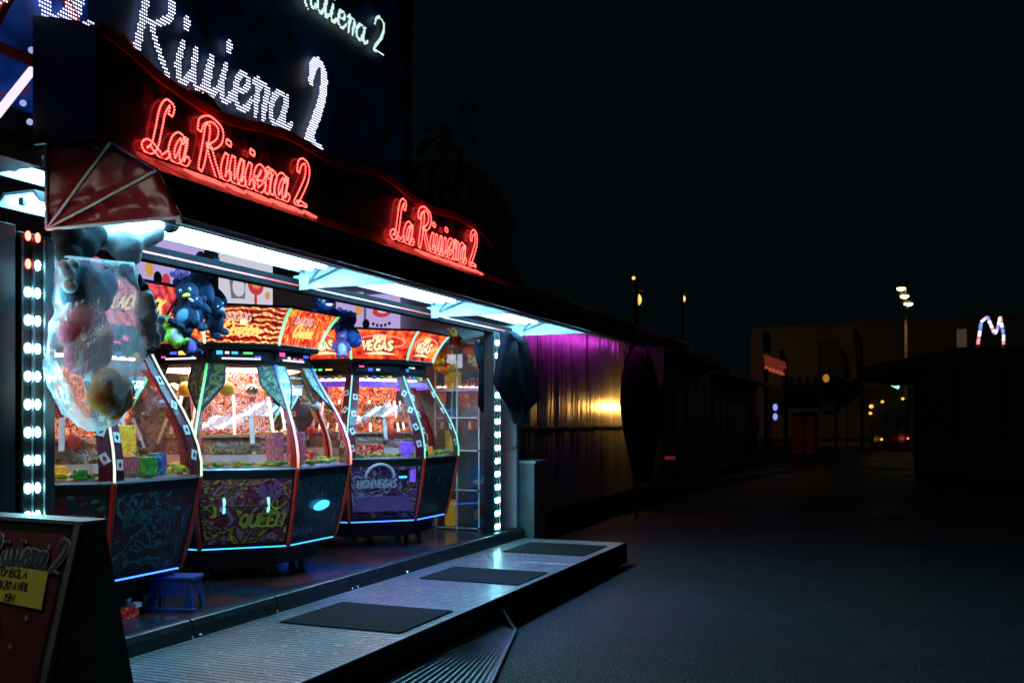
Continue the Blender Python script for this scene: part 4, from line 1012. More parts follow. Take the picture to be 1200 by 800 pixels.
# prizes lying inside the machines (each a thing)
def prize(cy, k, a, s_, size, m_, label, rz=0.2, z=.895):
    nrm = Vector((math.cos(R(45 * k)), math.sin(R(45 * k)), 0)); tan = ZD.cross(nrm)
    c = Vector((-5.34, cy, FZ)) + nrm * a + tan * s_ + ZD * z
    Rr = Matrix.Rotation(R(45 * k) + rz, 3, 'Z')
    o = MB().box(c + ZD * size[2] / 2, size, Rr).build('prize_box', m_, bevel=0.004)
    tag(o, label, 'box', 'prize boxes in the machines')
prize(6.83, 7, .76, .24, (.09, .11, .26), 'box_pink', 'tall magenta patterned prize box by the front window of the middle machine')
prize(6.83, 0, .76, -.16, (.09, .13, .26), 'box_pink', 'tall magenta patterned prize box in right window of the middle machine', -.1)
prize(6.83, 0, .80, -.02, (.08, .09, .10), 'box_red', 'small red prize box in right window of the middle machine', .3)
prize(4.93, 0, .80, -.14, (.09, .10, .13), 'box_pink', 'pink prize box in right window of the left machine', -.1)
prize(4.93, 0, .82, .0, (.08, .13, .12), 'box_green', 'green prize box between pink and blue ones in the left machine', .1)
prize(4.93, 0, .80, .13, (.08, .09, .14), 'box_blue', 'blue prize box in right window of the left machine', .3)
prize(4.93, 0, .66, -.02, (.03, .18, .24), 'box_yellow', 'dark golden card prize standing behind the green box', .0, .976)
prize(4.93, 7, .78, -.2, (.10, .10, .30), 'box_blue', 'blue and white prize box under the wrapped plush in left machine', .4)
prize(4.93, 7, .80, .05, (.09, .14, .08), 'box_yellow', 'low yellow prize box at front window of left machine', .2)
prize(4.93, 7, .74, -.07, (.09, .10, .22), 'box_red', 'red prize box at front window of left machine', -.2)
prize(4.93, 7, .83, .20, (.06, .08, .06), 'box_green', 'little green prize box at front window of left machine', .1)
prize(8.98, 7, .80, .24, (.08, .13, .14), 'box_violet', 'violet prize box at front window of the far machine', .0)
prize(8.98, 0, .78, -.15, (.08, .13, .22), 'box_red', 'red prize box in right window of the far machine', .0)
prize(8.98, 0, .83, -.10, (.05, .10, .09), 'box_yellow', 'yellow prize box in right window of the far machine', .0)
prize(8.98, 7, .72, -.1, (.10, .24, .12), 'box_red', 'wide red prize box behind front window of the far machine', .0)

# ================================================================== PLUSH TOYS
def fabric(name, c, r=0.9):
    m, t, b = nt(name); vec = coords(t)
    L(t, ramp(t, noise(t, vec, 25, 5).outputs[0], [(0.3, tuple(x * .75 for x in c)), (0.7, tuple(min(1, x * 1.15) for x in c))]), b.inputs['Base Color'])
    b.inputs['Roughness'].default_value = r; b.inputs['Sheen Weight'].default_value = 0.05; b.inputs['Specular IOR Level'].default_value = 0.15
    bump(t, b, noise(t, vec, 160, 3).outputs[0], 0.5, 0.01); return m
F = {k: fabric(k + ' plush fabric', c) for k, c in {'navy': (0.012, 0.022, 0.055), 'blue': (0.04, 0.08, 0.30), 'grey': (0.30, 0.30, 0.31), 'white': (0.7, 0.7, 0.72), 'orange': (0.80, 0.25, 0.02), 'yellow': (0.80, 0.50, 0.03), 'red': (0.55, 0.03, 0.02), 'green': (0.25, 0.45, 0.04), 'tan': (0.60, 0.20, 0.03), 'pink': (0.60, 0.14, 0.20), 'violet': (0.25, 0.12, 0.45), 'dark': (0.012, 0.013, 0.016), 'steelblue': (0.10, 0.20, 0.30)}.items()}
def soft(mb, name, mat, parent, vox=0.010, local=True):
    o = mb.build(name, mat, parent, smooth=True, local=local)
    r = o.modifiers.new('merge', 'REMESH'); r.mode = 'VOXEL'; r.voxel_size = vox; r.use_smooth_shade = True
    s_ = o.modifiers.new('smooth', 'SMOOTH'); s_.iterations = 4; return o
def plush(loc, rot, s, body, belly, beak, label, group='hanging plush prizes'):
    """small stuffed creature, local +Y is its face, +Z up"""
    t_ = thing('plush_toy', loc, label, 'plush toy', group); t_.rotation_euler = rot; t_.scale = (s, s, s)
    mb = MB(); mb.ell((0, 0, .12), (.085, .075, .12), 14, 10).ell((0, .01, .28), (.085, .08, .08), 14, 10)
    for sx in (-1, 1):
        mb.ell((sx * .095, .01, .15), (.03, .03, .075), 10, 8, Matrix.Rotation(sx * -.5, 3, 'Y'))
        mb.ell((sx * .05, .05, .01), (.04, .065, .03), 10, 8)
    soft(mb, 'body', F[body], t_)
    for sx in (-1, 1):
        MB().ell((sx * .055, -.005, .355), (.03, .018, .035), 10, 8).build('ear', F[body], t_, True, local=True)
        MB().ell((sx * .032, .078, .305), (.012, .008, .014), 10, 8).build('eye', F['white'], t_, True, local=True)
        MB().ell((sx * .031, .086, .304), (.007, .004, .008), 8, 6).build('pupil', F['dark'], t_, True, local=True)
    MB().ell((0, .092, .268), (.03, .035, .016), 10, 8).build('muzzle', F[beak], t_, True, local=True)
    MB().ell((0, .032, .11), (.062, .052, .088), 12, 8).build('belly', F[belly], t_, True, local=True)
    return t_
for (u, v, X, s, rot, cols, lb) in (
    (246, 352, -4.52, 1.0, (0.2, .1, -2.2), ('navy', 'steelblue', 'yellow'), 'dark blue plush toy on right of bunch hanging from header'),
    (222, 342, -4.50, 1.05, (0.1, -.3, -2.9), ('navy', 'navy', 'orange'), 'dark blue plush toy with orange muzzle on top of the hanging bunch'),
    (230, 366, -4.42, .9, (-0.3, .2, -2.6), ('navy', 'steelblue', 'yellow'), 'grey blue plush toy in middle of the hanging bunch'),
    (212, 392, -4.44, .65, (0.5, .4, -1.9), ('green', 'white', 'yellow'), 'green plush toy at lower left of the hanging bunch'),
    (226, 404, -4.40, .62, (.4, .2, -2.0), ('navy', 'violet', 'white'), 'small dark and violet plush hanging lowest in the bunch'),
    (236, 330, -4.55, .65, (0.3, .8, -2.3), ('violet', 'grey', 'pink'), 'violet plush toy high behind the bunch at the header'),
    (252, 374, -4.56, .8, (-.4, .5, -1.7), ('navy', 'navy', 'grey'), 'dark blue plush toy hanging right and lowest of the bunch, over DANCING marquee edge'),
    (208, 368, -4.46, .7, (.3, -.5, -2.9), ('navy', 'steelblue', 'white'), 'dark blue plush toy on left of bunch beside the BLACK JACK marquee'),
    (389, 372, -4.66, .9, (0.2, .3, -2.5), ('blue', 'violet', 'white'), 'blue lit plush toy, left one beside the middle marquee'),
    (408, 388, -4.62, 1.05, (0.5, -.3, -2.0), ('blue', 'blue', 'violet'), 'blue lit plush toy, right one under the blue spotlight'),
    (400, 408, -4.62, .65, (0.1, 0, -2.4), ('violet', 'white', 'white'), 'violet and white plush hanging lowest under blue spotlight'),
    (516, 418, -4.82, .75, (0.5, .2, -2.6), ('yellow', 'orange', 'red'), 'yellow plush toy hanging beside the far marquee'),
    (528, 425, -4.72, .85, (1.1, .3, -1.9), ('orange', 'red', 'yellow'), 'orange and red plush toy hanging in front of display case'),
    (537, 398, -4.74, .62, (0.3, .3, -2.2), ('tan', 'red', 'dark'), 'tan plush toy hanging highest by the display case')):
    p = at(u, v, X=X); pt_root = plush(p - Vector((0, 0, .12 * s)), rot, s, *cols, lb)
    pt_root.rotation_mode = 'XYZ'; mi = Matrix.LocRotScale(pt_root.location, pt_root.rotation_euler.to_quaternion(), pt_root.scale).inverted()
    MB().tube([mi @ (p + Vector((0, 0, .08))), mi @ Vector((p.x, p.y, 2.56))], .004, 5).build('hanging_cord', 'ink', pt_root, local=True)
    pts_ = [p, p]
    if False: tag(MB().tube(pts_, .003, 5).build('hanging_cord', 'ink'), lb.replace('toy', '').split(' ')[0] + ' thin cord holding up the ' + ' '.join(lb.split()[:12]).replace('hanging', '').replace('  ', ' '), 'cord')
# blue spotlight over the toys
bp = at(386, 356, X=-4.42)
t_ = thing('blue_spotlight', bp, 'small blue spotlight shining on plush toys beside the middle marquee', 'light')
MB().tube([bp + Vector((0, 0, .05)), bp], .035, 12).build('housing', 'black', t_)
MB().ell(bp, (.03, .03, .015), 12, 8).build('lens', emi('blue lens', (0.10, 0.10, 1.0), 12), t_)
ld = bpy.data.lights.new('blue_spotlight_lamp', 'SPOT'); ld.color = (0.16, 0.14, 1.0); ld.energy = 380; ld.spot_size = R(80); ld.spot_blend = .8; ld.shadow_soft_size = 0.03
lo = bpy.data.objects.new('blue_spotlight_lamp', ld); col.objects.link(lo); lo.parent = t_; lo.location = (0.05, -.03, -.05); lo.rotation_euler = (Vector((-3.65, 7.5, .2)) - bp).to_track_quat('-Z', 'Y').to_euler()

# big plush dog wrapped in a clear bag, hanging head up at the canopy's near end
bx = at(112, 400, X=-4.06)
big = thing('wrapped_plush_dog', Vector((bx.x, bx.y, 1.55)), 'large grey plush dog wrapped in crumpled clear plastic hanging at canopy end', 'plush toy')
def bp_(u, v, dx=0.0, X=-4.06): q = at(u, v, X=X); return Vector((q.x + dx, q.y, q.z))
def blob(lst, name, mat, vox=.012):
    mb = MB()
    for (u, v, r, dx) in lst:
        c = bp_(u, v, dx); mb.ell(c, (r, r, r), 16, 12)
    return soft(mb, name, mat, big, vox, local=False)
blob([(138, 284, .088, .02), (143, 288, .090, .03), (138, 292, .075, .04), (153, 284, .062, .04), (160, 281, .060, .05), (166, 278, .058, .06), (171, 275, .054, .07), (148, 300, .06, .03)], 'head', F['grey'])
blob([(181, 267, .042, .11), (185, 266, .040, .11)], 'nose', F['dark'], .008)
blob([(95, 275, .09, -.08), (108, 285, .09, -.07), (118, 275, .08, -.06), (92, 295, .07, -.07), (103, 262, .07, -.08)], 'cap', F['dark'])
blob([(104, 330, .10, -.02), (112, 345, .11, -.02), (120, 335, .09, -.01), (96, 345, .09, -.03)], 'torso', F['steelblue'])
blob([(104, 375, .11, -.02), (112, 395, .11, -.02), (95, 390, .10, -.03), (100, 420, .09, -.03), (117, 415, .08, -.02)], 'trousers', F['pink'])
blob([(128, 318, .042, .12), (133, 328, .040, .15), (137, 339, .036, .18)], 'sleeve', F['navy'], .008)
blob([(139, 350, .045, .19), (141, 360, .052, .19), (141, 372, .056, .195), (139, 384, .055, .20), (141, 395, .040, .20), (130, 378, .030, .22), (129, 390, .026, .23), (138, 398, .028, .22), (137, 405, .024, .22), (146, 396, .028, .22), (147, 404, .025, .22), (155, 376, .03, .20), (156, 390, .028, .20), (155, 398, .024, .20)], 'mitten', F['white'], .008)
blob([(82, 310, .035, .02), (76, 320, .04, .02), (72, 312, .035, .02), (80, 335, .04, .01)], 'raised_paw', F['white'], .008)
blob([(110, 448, .080, .09), (120, 460, .085, .10), (104, 465, .078, .09), (116, 476, .076, .09), (127, 470, .066, .09)], 'shoe', F['tan'])
blob([(106, 430, .05, 0), (112, 438, .05, 0)], 'leg', F['white'])
def plastic():
    m = bpy.data.materials.new('crumpled clear plastic'); m.use_nodes = True; t = m.node_tree; t.nodes.clear()
    o = N(t, 'ShaderNodeOutputMaterial'); tr = N(t, 'ShaderNodeBsdfTransparent'); gl = N(t, 'ShaderNodeBsdfGlossy'); df = N(t, 'ShaderNodeBsdfDiffuse'); tl = N(t, 'ShaderNodeBsdfTranslucent')
    vec = coords(t, 'Object', (1, 1, .6)); v1 = N(t, 'ShaderNodeTexVoronoi'); v1.feature = 'DISTANCE_TO_EDGE'; v1.inputs['Scale'].default_value = 6
    nn = noise(t, vec, 8, 4, .6); mx = N(t, 'ShaderNodeVectorMath', operation='MULTIPLY_ADD'); L(t, nn.outputs['Color'], mx.inputs[0]); mx.inputs[1].default_value = (.25, .25, .25); L(t, vec, mx.inputs[2]); L(t, mx.outputs[0], v1.inputs['Vector'])
    bm_ = N(t, 'ShaderNodeBump'); bm_.inputs['Strength'].default_value = .7; bm_.inputs['Distance'].default_value = .03; L(t, v1.outputs['Distance'], bm_.inputs['Height'])
    for s_ in (gl, df, tl): L(t, bm_.outputs[0], s_.inputs['Normal'])
    gl.inputs['Roughness'].default_value = .14; df.inputs[0].default_value = (.85, .9, .92, 1); tl.inputs[0].default_value = (.85, .92, .95, 1); tr.inputs[0].default_value = (.96, .98, .98, 1)
    m1 = N(t, 'ShaderNodeMixShader'); m1.inputs[0].default_value = .5; L(t, df.outputs[0], m1.inputs[1]); L(t, tl.outputs[0], m1.inputs[2])
    lw = N(t, 'ShaderNodeLayerWeight'); lw.inputs[0].default_value = .35; L(t, bm_.outputs[0], lw.inputs['Normal'])
    m2 = N(t, 'ShaderNodeMixShader'); m2.inputs[0].default_value = .14; L(t, m1.outputs[0], m2.inputs[1]); L(t, gl.outputs[0], m2.inputs[2])
    fc = ramp(t, lw.outputs['Facing'], [(0.0, 0.24), (0.42, 0.50), (1.0, 0.98)])
    m3 = N(t, 'ShaderNodeMixShader'); L(t, fc, m3.inputs[0]); L(t, tr.outputs[0], m3.inputs[1]); L(t, m2.outputs[0], m3.inputs[2]); L(t, m3.outputs[0], o.inputs[0])
    return m
M['plastic'] = plastic()
def bag():
    prof_ = [(300, 78, 84, .02), (308, 72, 150, .06), (325, 76, 153, .13), (350, 74, 157, .16), (380, 67, 161, .17), (410, 63, 158, .17), (440, 66, 150, .16), (465, 72, 145, .14), (485, 82, 138, .11), (498, 93, 130, .07), (505, 104, 116, .02)]
    rings = []; n = 40; rnd = random.Random(3)
    fine = []
    for (a, b) in zip(prof_, prof_[1:]):
        for k in range(4): fine.append(tuple(a[i] + (b[i] - a[i]) * k / 4 for i in range(4)))
    fine.append(prof_[-1])
    for i, (v, u0, u1, dp) in enumerate(fine):
        c = bp_((u0 + u1) / 2, v); e = bp_(u1, v); hw = (e - c).length * 0.86; rg = []
        side = Vector((math.cos(TH), math.sin(TH), 0)) ; dep = Vector((-math.sin(TH), math.cos(TH), 0))
        for k in range(n):
            a = 2 * math.pi * k / n
            wr = 1 + .07 * math.sin(5 * a + i * .35) + .05 * math.sin(9 * a - i * .5) + .04 * math.sin(i * 1.3 + 3 * a) + rnd.uniform(-.015, .015)
            rg.append(c + side * math.cos(a) * hw * wr + dep * math.sin(a) * dp * wr)
        rings.append(rg)
    return MB().loft(rings)
bag().build('plastic_bag', 'plastic', big, smooth=True)
MB().tube([bp_(100, 262, -.05), Vector((bp_(100, 262).x - .06, bp_(100, 262).y + .05, 2.70))], .006, 6).build('hanging_strap', 'ink', big)

# ================================================================== FURNITURE NEAR THE FRONT
# sandwich board
sb = thing('sandwich_board', (-3.9, 3.3, 0), 'dark red sandwich board with Riviera 2 lettering and yellow raffle notice', 'sign')
BW = 1.15; rz = R(-4)
def sbp(x, y, z): # x from right edge to left, y depth, z
    c = Vector((-3.33, 3.25, 0)); Rz = Matrix.Rotation(rz, 3, 'Z')
    return c + Rz @ Vector((-x, y, z))
topz, tilt = 1.145, 0.27
def face(x, z, off=0.0): return sbp(x, -(topz - z) * tilt - off, z)
MB().prism([face(0.0, .05), face(BW, .05), face(BW, topz), face(0, topz)], (0, .018, 0)).build('front_panel', 'black', sb)
MB().prism([face(0.07, .10, .003), face(BW - .06, .10, .003), face(BW - .06, topz - .045, .003), face(.07, topz - .045, .003)], (0, .006, 0)).build('poster', 'board_red', sb)
bk = lambda x, z: sbp(x, .10 + (topz - z) * .22, z)
MB().prism([bk(0, .05), bk(BW, .05), bk(BW, topz), bk(0, topz)], (0, .018, 0)).build('back_panel', 'plywood', sb)
MB().prism([sbp(-.004, -(topz - .02) * tilt + .02, .02), sbp(-.004, .10 + (topz - .02) * .22, .02), sbp(-.004, .10, topz), sbp(-.004, .02, topz)], Matrix.Rotation(rz, 3, 'Z') @ Vector((-.02, 0, 0))).build('side_panel', 'plywood', sb)
MB().prism([face(0.0, .05, .012), face(.035, .05, .012), face(.035, topz, .012), face(0, topz, .012)], (0, .012, 0)).build('frame', 'plywood', sb)
MB().prism([sbp(-.012, -.012, topz), sbp(BW, -.012, topz), sbp(BW, .125, topz), sbp(-.012, .125, topz)], (0, 0, .016)).build('top_cap', 'dull_steel', sb)
fx = Matrix.Rotation(rz, 3, 'Z') @ Vector((1, 0, 0)); fu = (face(0, 1) - face(0, .5)).normalized(); fn = fx.cross(fu); fn = fn if fn.y < 0 else -fn
letters('Riviera 2', face(.53, topz - .19, .012), fx, fu, fn, .15, 'letter_outline', 'pale_ink', sb, 'SCR', .24, .003, xs=.82, arch=.22)
letters('Riviera 2', face(.53, topz - .19, .012) + fn * .004, fx, fu, fn, .15, 'letter', 'teal_ink', sb, 'SCR', .13, .003, xs=.82, arch=.22)
nt_ = MB().prism([face(.60, topz - .335, .012), face(.12, topz - .360, .012), face(.13, topz - .200, .012), face(.60, topz - .190, .012)], fn * .003).build('notice', 'yellow_card', sb)
letters('TOMBOLA', face(.455, topz - .238, .018), fx, fu, fn, .036, 'letter', 'ink', nt_, 'CAP', .15, .001, xs=1.15, gap=.15, slant=.15)
letters('MERCREDI 20 AVRIL'.replace('MERCR', 'MERCR')[5:] if False else 'EDI 20 AVRIL', face(.455, topz - .290, .018), fx, fu, fn, .036, 'letter', 'ink', nt_, 'CAP', .15, .001, xs=.98, gap=.17, slant=.15)
letters('19H', face(.37, topz - .342, .018), fx, fu, fn, .036, 'letter', 'ink', nt_, 'CAP', .13, .001, xs=1.2, gap=.15, slant=.15)
for a, b in ((.52, .60), (.16, .10), (.20, .40), (.26, .52), (.30, .66), (.12, .78)):
    c = face(a, topz - b, .014); r_ = .016
    MB().prism([c + fx * (r_ * (1 if k % 2 == 0 else .25) * math.cos(k * math.pi / 4)) + fu * (r_ * (1 if k % 2 == 0 else .25) * math.sin(k * math.pi / 4)) for k in range(8)], fn * .002).build('printed_star', 'pale_ink', sb)
for cx_, cz_, w_, h_ in ((.52, .50, .10, .13), (.42, .50, .07, .13), (.40, .62, .08, .10)):
    P_ = [face(cx_ + w_ * math.cos(a * .5236), topz - cz_ + h_ * math.sin(a * .5236), .014 + (.002 if cz_ > .6 else 0) + (.001 if cx_ < .5 else 0)) for a in range(12)]
    MB().prism(P_, fn * .002).build('printed_figure', 'teal_ink' if cz_ > .55 else 'print_teal', sb)

# blue step stool
sp = at(207, 712, Z=FZ); st = thing('step_stool', sp, 'blue plastic step stool with arched cut-out beside the left machine', 'stool', rz=R(18))
mb = MB(); mb.box((0, 0, .205), (.30, .20, .03)); mb.build('seat', 'blue_plastic', st, bevel=.008, local=True)
for s_ in (-1, 1):
    MB().prism([(s_ * .15, -.12, 0), (s_ * .15, -.06, 0), (s_ * .14, -.05, .09), (s_ * .14, .05, .09), (s_ * .15, .06, 0), (s_ * .15, .12, 0), (s_ * .13, .095, .189), (s_ * .13, -.095, .189)], (-s_ * .014, 0, 0)).build('side_leg', 'blue_plastic', st, local=True)
MB().prism([(-.16, -.125, 0), (-.10, -.125, 0), (-.09, -.115, .10), (.09, -.115, .10), (.10, -.125, 0), (.16, -.125, 0), (.135, -.10, .189), (-.135, -.10, .189)], (0, .014, 0)).build('front_leg', 'blue_plastic', st, local=True)
MB().box((0, -.13, .012), (.36, .05, .02)).build('foot_rim', 'blue_plastic', st, local=True)
sp = at(152, 722, Z=FZ)
t_ = thing('small_shoe_box', sp, 'little red and white object on the floor under the left machine', 'box')
MB().box(sp + Vector((0, 0, .03)), (.06, .09, .06)).build('box_body', 'box_red', t_); MB().box(sp + Vector((.03, .02, .075)), (.05, .05, .03)).build('lid', 'card', t_)

# display case at the far end
dc = at(533, 500, Y=10.22); x0, x1, y0, y1 = -5.05, -4.50, 10.12, 10.44
t_ = thing('display_case', ((x0 + x1) / 2, (y0 + y1) / 2, FZ), 'tall clear acrylic prize display case with shelves beside the right pillar', 'display case')
MB().box2((x0, y0, FZ + .01), (x0 + .006, y1, 2.5)).build('side_pane', 'acrylic', t_); MB().box2((x1 - .006, y0, FZ + .01), (x1, y1, 2.5)).build('side_pane', 'acrylic', t_)
MB().box2((x0 + .007, y0, FZ + .01), (x1 - .007, y0 + .006, 2.5)).build('front_pane', 'acrylic', t_)
for (a, b) in ((x0, y0), (x1, y0), (x1, y1), ((x0 + x1) / 2, y0)): MB().tube([(a, b - .008, FZ), (a, b - .008, 2.5)], .008, 6).build('edge_profile', 'card', t_)
for z in (FZ + .02, .80, 1.25, 1.62, 1.93, 2.49):
    MB().box2((x0 + .008, y0 + .008, z), (x1 - .008, y1, z + .008)).build('shelf', 'acrylic', t_); MB().box2((x0, y0 - .012, z), (x1, y0 - .004, z + .012)).build('shelf_edge', 'card', t_)
    for xx in (x0, x1): MB().box((xx, y0 - .016, z + .006), (.022, .008, .022)).build('clamp', 'chrome', t_)
for z, m_, s_, xx, lb in ((1.94, 'box_yellow', (.16, .12, .22), -4.90, 'orange tag shaped prize on upper shelf of display case'), (1.94, 'box_red', (.14, .12, .12), -4.66, 'red prize on upper shelf of the display case at right'), (1.635, 'box_blue', (.12, .1, .1), -4.92, 'blue prize on middle shelf of display case'), (1.26, 'box_yellow', (.14, .02, .22), -4.93, 'yellow card hanging in middle of the display case'), (.81, 'box_green', (.12, .1, .12), -4.88, 'green prize on lower shelf of display case'), (.38, 'box_yellow', (.10, .1, .3), -4.93, 'orange prize at bottom of display case'), (2.2, 'pic_white', (.20, .01, .16), -4.88, 'white card near top of display case')):
    tag(MB().box((xx, 10.27, z + s_[2] / 2), s_).build('prize', m_, bevel=.006), lb, 'prize', 'prizes in the display case')
# cartoon beach panel: sky, sea, ball and hill built as printed layers
a_, b_ = at(551, 546, Y=10.455), at(575, 612, Y=10.455)
t_ = thing('beach_picture', ((a_.x + b_.x) / 2, 10.47, FZ), 'small bright blue beach picture panel at foot of grey end wall', 'picture')
MB().box2((a_.x, 10.46, FZ + .02), (b_.x, 10.48, a_.z)).build('panel', pbr('sky blue print', (0.04, 0.25, 0.6), .4), t_)
def pd(cx, cz, rx, rz_, m_, l): MB().prism([Vector((cx + rx * math.cos(k * .45), 10.459 - l, cz + rz_ * math.sin(k * .45))) for k in range(14)], (0, -.002, 0)).build('printed_shape', m_, t_)
mx_ = (a_.x + b_.x) / 2
pd(mx_ - .02, .88, .08, .03, 'card', 0); pd(mx_ + .06, .92, .05, .025, 'card', .003); pd(mx_ - .03, .62, .07, .06, 'chip_green', 0); pd(mx_ + .03, .55, .055, .08, 'red_trim', .003); pd(mx_ - .05, .50, .04, .06, 'chip_yellow', .006); pd(mx_ + .06, .80, .03, .05, 'red_trim', .006)

# counter and hanging tarpaulins beyond the pillar
t_ = thing('low_counter', (-4.3, 10.9, FZ), 'dark low counter with pale top edge just beyond right light pillar', 'counter')
MB().box2((-4.62, 10.60, .10), (-4.02, 10.98, 1.10)).build('counter_body', 'grey_dark', t_); MB().box2((-4.64, 10.59, 1.101), (-4.0, 11.0, 1.13)).build('counter_top', 'dull_steel', t_)
def cloth(name, quads, label, thick=.12):
    """gathered hanging cloth: profile of (u0,u1,v) rows at plane X"""
    X, rows = quads; mb = MB(); rings = []; n = 28
    for i, (u0, u1, v) in enumerate(rows):
        a, b = at(u0, v, X=X), at(u1, v, X=X); z = (a.z + b.z) / 2; rg = []
        for k in range(n):
            an = 2 * math.pi * k / n; cy_ = (a.y + b.y) / 2; ry = (b.y - a.y) / 2
            f = 1 + .30 * math.sin(7 * an + i * .3) + .12 * math.sin(11 * an)
            rg.append(Vector((X + thick * math.sin(an) * f, cy_ + ry * math.cos(an) * (1 + .05 * math.sin(5 * an + i)), z + .05 * math.sin(3 * an))))
        rings.append(rg)
    mb.loft(rings); return tag(mb.build(name, 'dark_cloth', smooth=True), label, 'tarpaulin', 'gathered dark tarpaulins')
cloth('hanging_tarpaulin', (-4.12, [(590, 600, 392), (588, 615, 400), (584, 622, 420), (580, 630, 445), (590, 633, 465), (600, 618, 480), (606, 611, 492)]), 'dark purple tarpaulin hanging gathered just right of the right light pillar', .07)
cloth('hanging_tarpaulin', (-4.0, [(746, 752, 405), (738, 760, 415), (732, 768, 440), (730, 774, 470), (733, 772, 500), (740, 765, 530), (748, 758, 560)]), 'dark tarpaulin hanging gathered at far end of the sheet metal wall')
cloth('hanging_tarpaulin', (-4.40, [(556, 566, 405), (562, 575, 430), (561, 574, 470), (566, 572, 478)]), 'small dark tarpaulin hanging behind right light pillar on the grey wall', .03)

# ================================================================== SHEET METAL STALL NEXT DOOR
sy0, sy1 = 11.0, 16.6
nb = thing('closed_stall', (-4.9, (sy0 + sy1) / 2, 0), 'closed stall trailer with dented sheet metal shutters reflecting purple and gold', 'stall')
MB().box2((-6.8, sy0, .38), (-4.42, sy1, 3.1)).build('body', 'grey_dark', nb)
n = 8
for row, (z0, z1) in enumerate(((.42, 1.49), (1.525, 2.86))):
    for i in range(n):
        a = sy0 + .05 + (sy1 - sy0 - .1) * i / n; b = sy0 + .05 + (sy1 - sy0 - .1) * (i + 1) / n - .008
        mb = MB(); k = 10; vs = []
        for j in range(k + 1):
            y = a + (b - a) * j / k; bow = .007 * math.sin(j * 2.3 + i * 1.7 + row) + .010 * math.sin(math.pi * j / k)
            vs += [(-4.40 + bow, y, z0), (-4.40 + bow * 1.3, y, (z0 + z1) / 2), (-4.40 + bow, y, z1)]
        mb.add(vs, [(3 * j + q, 3 * j + 3 + q, 3 * j + 4 + q, 3 * j + 1 + q) for j in range(k) for q in (0, 1)])
        mb.build('shutter_panel', 'sheet', nb, smooth=True)
MB().box2((-4.41, sy0, 1.492), (-4.36, sy1, 1.523)).build('rail', 'steel', nb)
for y in (12.6, 14.0, 15.4, 16.4): MB().box2((-4.36, y, 1.47), (-4.33, y + .14, 1.51)).build('latch', 'black', nb)
MB().box2((-4.38, sy0, 2.865), (-3.45, sy1 + .2, 2.90)).build('awning_board', 'black', nb)
MB().box2((-4.7, sy0, 3.1), (-4.5, 16.9, 3.3)).build('roof_edge', 'black_matt', nb)
for (a, b) in ((11.2, .05), (13.8, .05), (16.4, .05)): MB().box2((-4.9, a, 0), (-4.8, a + .1, .38)).build('leg', 'black_matt', nb)
MB().box2((-4.42, 16.56, .42), (-3.9, 16.60, 2.86)).build('added_end_shield', 'black', nb)  # board added to block amber light from the stalls beyond
MB().box2((-3.815, 12.2, 2.80), (-3.81, 16.0, 2.864)).build('added_light_lip', 'black', nb)  # lip added to keep the purple light off the street
pt = thing('purple_light_tube', (-3.5, 14.4, 2.83), 'purple light tube along the neighbour awning edge beyond the canopy', 'light')
MB().tube([(-3.86, 12.3, 2.84), (-3.86, 15.9, 2.84)], .018, 8).build('tube', 'purple', pt)
MB().box2((-3.90, 12.2, 2.858), (-3.82, 16.0, 2.864)).build('mounting_rail', 'black', pt)

wl = thing('added_amber_lamp', (-4.17, 15.6, 1.8), 'added amber tube lamp glowing behind the far tarpaulin of the metal stall', 'lamp')  # made-up lamp, placed to give the metal wall its gold reflection
MB().tube([(-4.17, 14.9, 1.82), (-4.17, 16.3, 1.82)], .035, 10).build('lamp_glass', emi('added amber lamp glass', (1, .50, .10), 80), wl)
MB().prism([(-4.19, 14.86, 1.87), (-4.10, 14.86, 1.87), (-4.10, 14.86, 1.77), (-4.19, 14.86, 1.77), (-4.19, 14.86, 1.775), (-4.106, 14.86, 1.775), (-4.106, 14.86, 1.864), (-4.19, 14.86, 1.864)], (0, 1.48, 0)).build('housing', 'black', wl)  # shield added to keep the amber light on the wall
for y in (15.0, 16.2): MB().tube([(-4.17, y, 1.85), (-4.17, y, 2.86)], .008, 6).build('cable', 'black', wl)  # cables made for the added amber lamp
# ------------------------------------------------------------------ lanterns at the end of the stall
for (u, v, d_, lb, e_, rr) in ((748, 351, 16.2, 'amber lantern on thin post above the far end of metal stall', 2, .055), (801, 350, 24.0, 'smaller amber lantern on thin post over dark stall', 3, .05)):
    p = at(u, v, d=d_); t_ = thing('lantern', (p.x, p.y, 0), lb, 'lantern', 'amber lanterns on posts')
    MB().ell(p, (rr, rr, rr * 1.7), 12, 8).build('glass_bulb', 'amber', t_); MB().tube([(p.x, p.y - .10, 0), (p.x, p.y - .10, p.z + .25)], .03, 8).build('post', 'black', t_)
    MB().box(p + Vector((0, 0, .16)), (.18, .18, .05), None, .3).build('cap', 'black', t_); MB().box(p - Vector((0, 0, .12)), (.14, .14, .03)).build('base', 'black', t_)
    if u < 780: MB().ell(p + Vector((-.08, 0, .36)), (.03, .03, .03), 8, 6).build('small_bulb', 'amber', t_)
    ld = bpy.data.lights.new('lantern_lamp', 'POINT'); ld.color = (1.0, .50, .12); ld.energy = e_; ld.shadow_soft_size = .06
    lo = bpy.data.objects.new('lantern_lamp', ld); col.objects.link(lo); lo.parent = t_; lo.location = (p - Vector((p.x, p.y, 0))) + Vector((.12, -.02, 0))

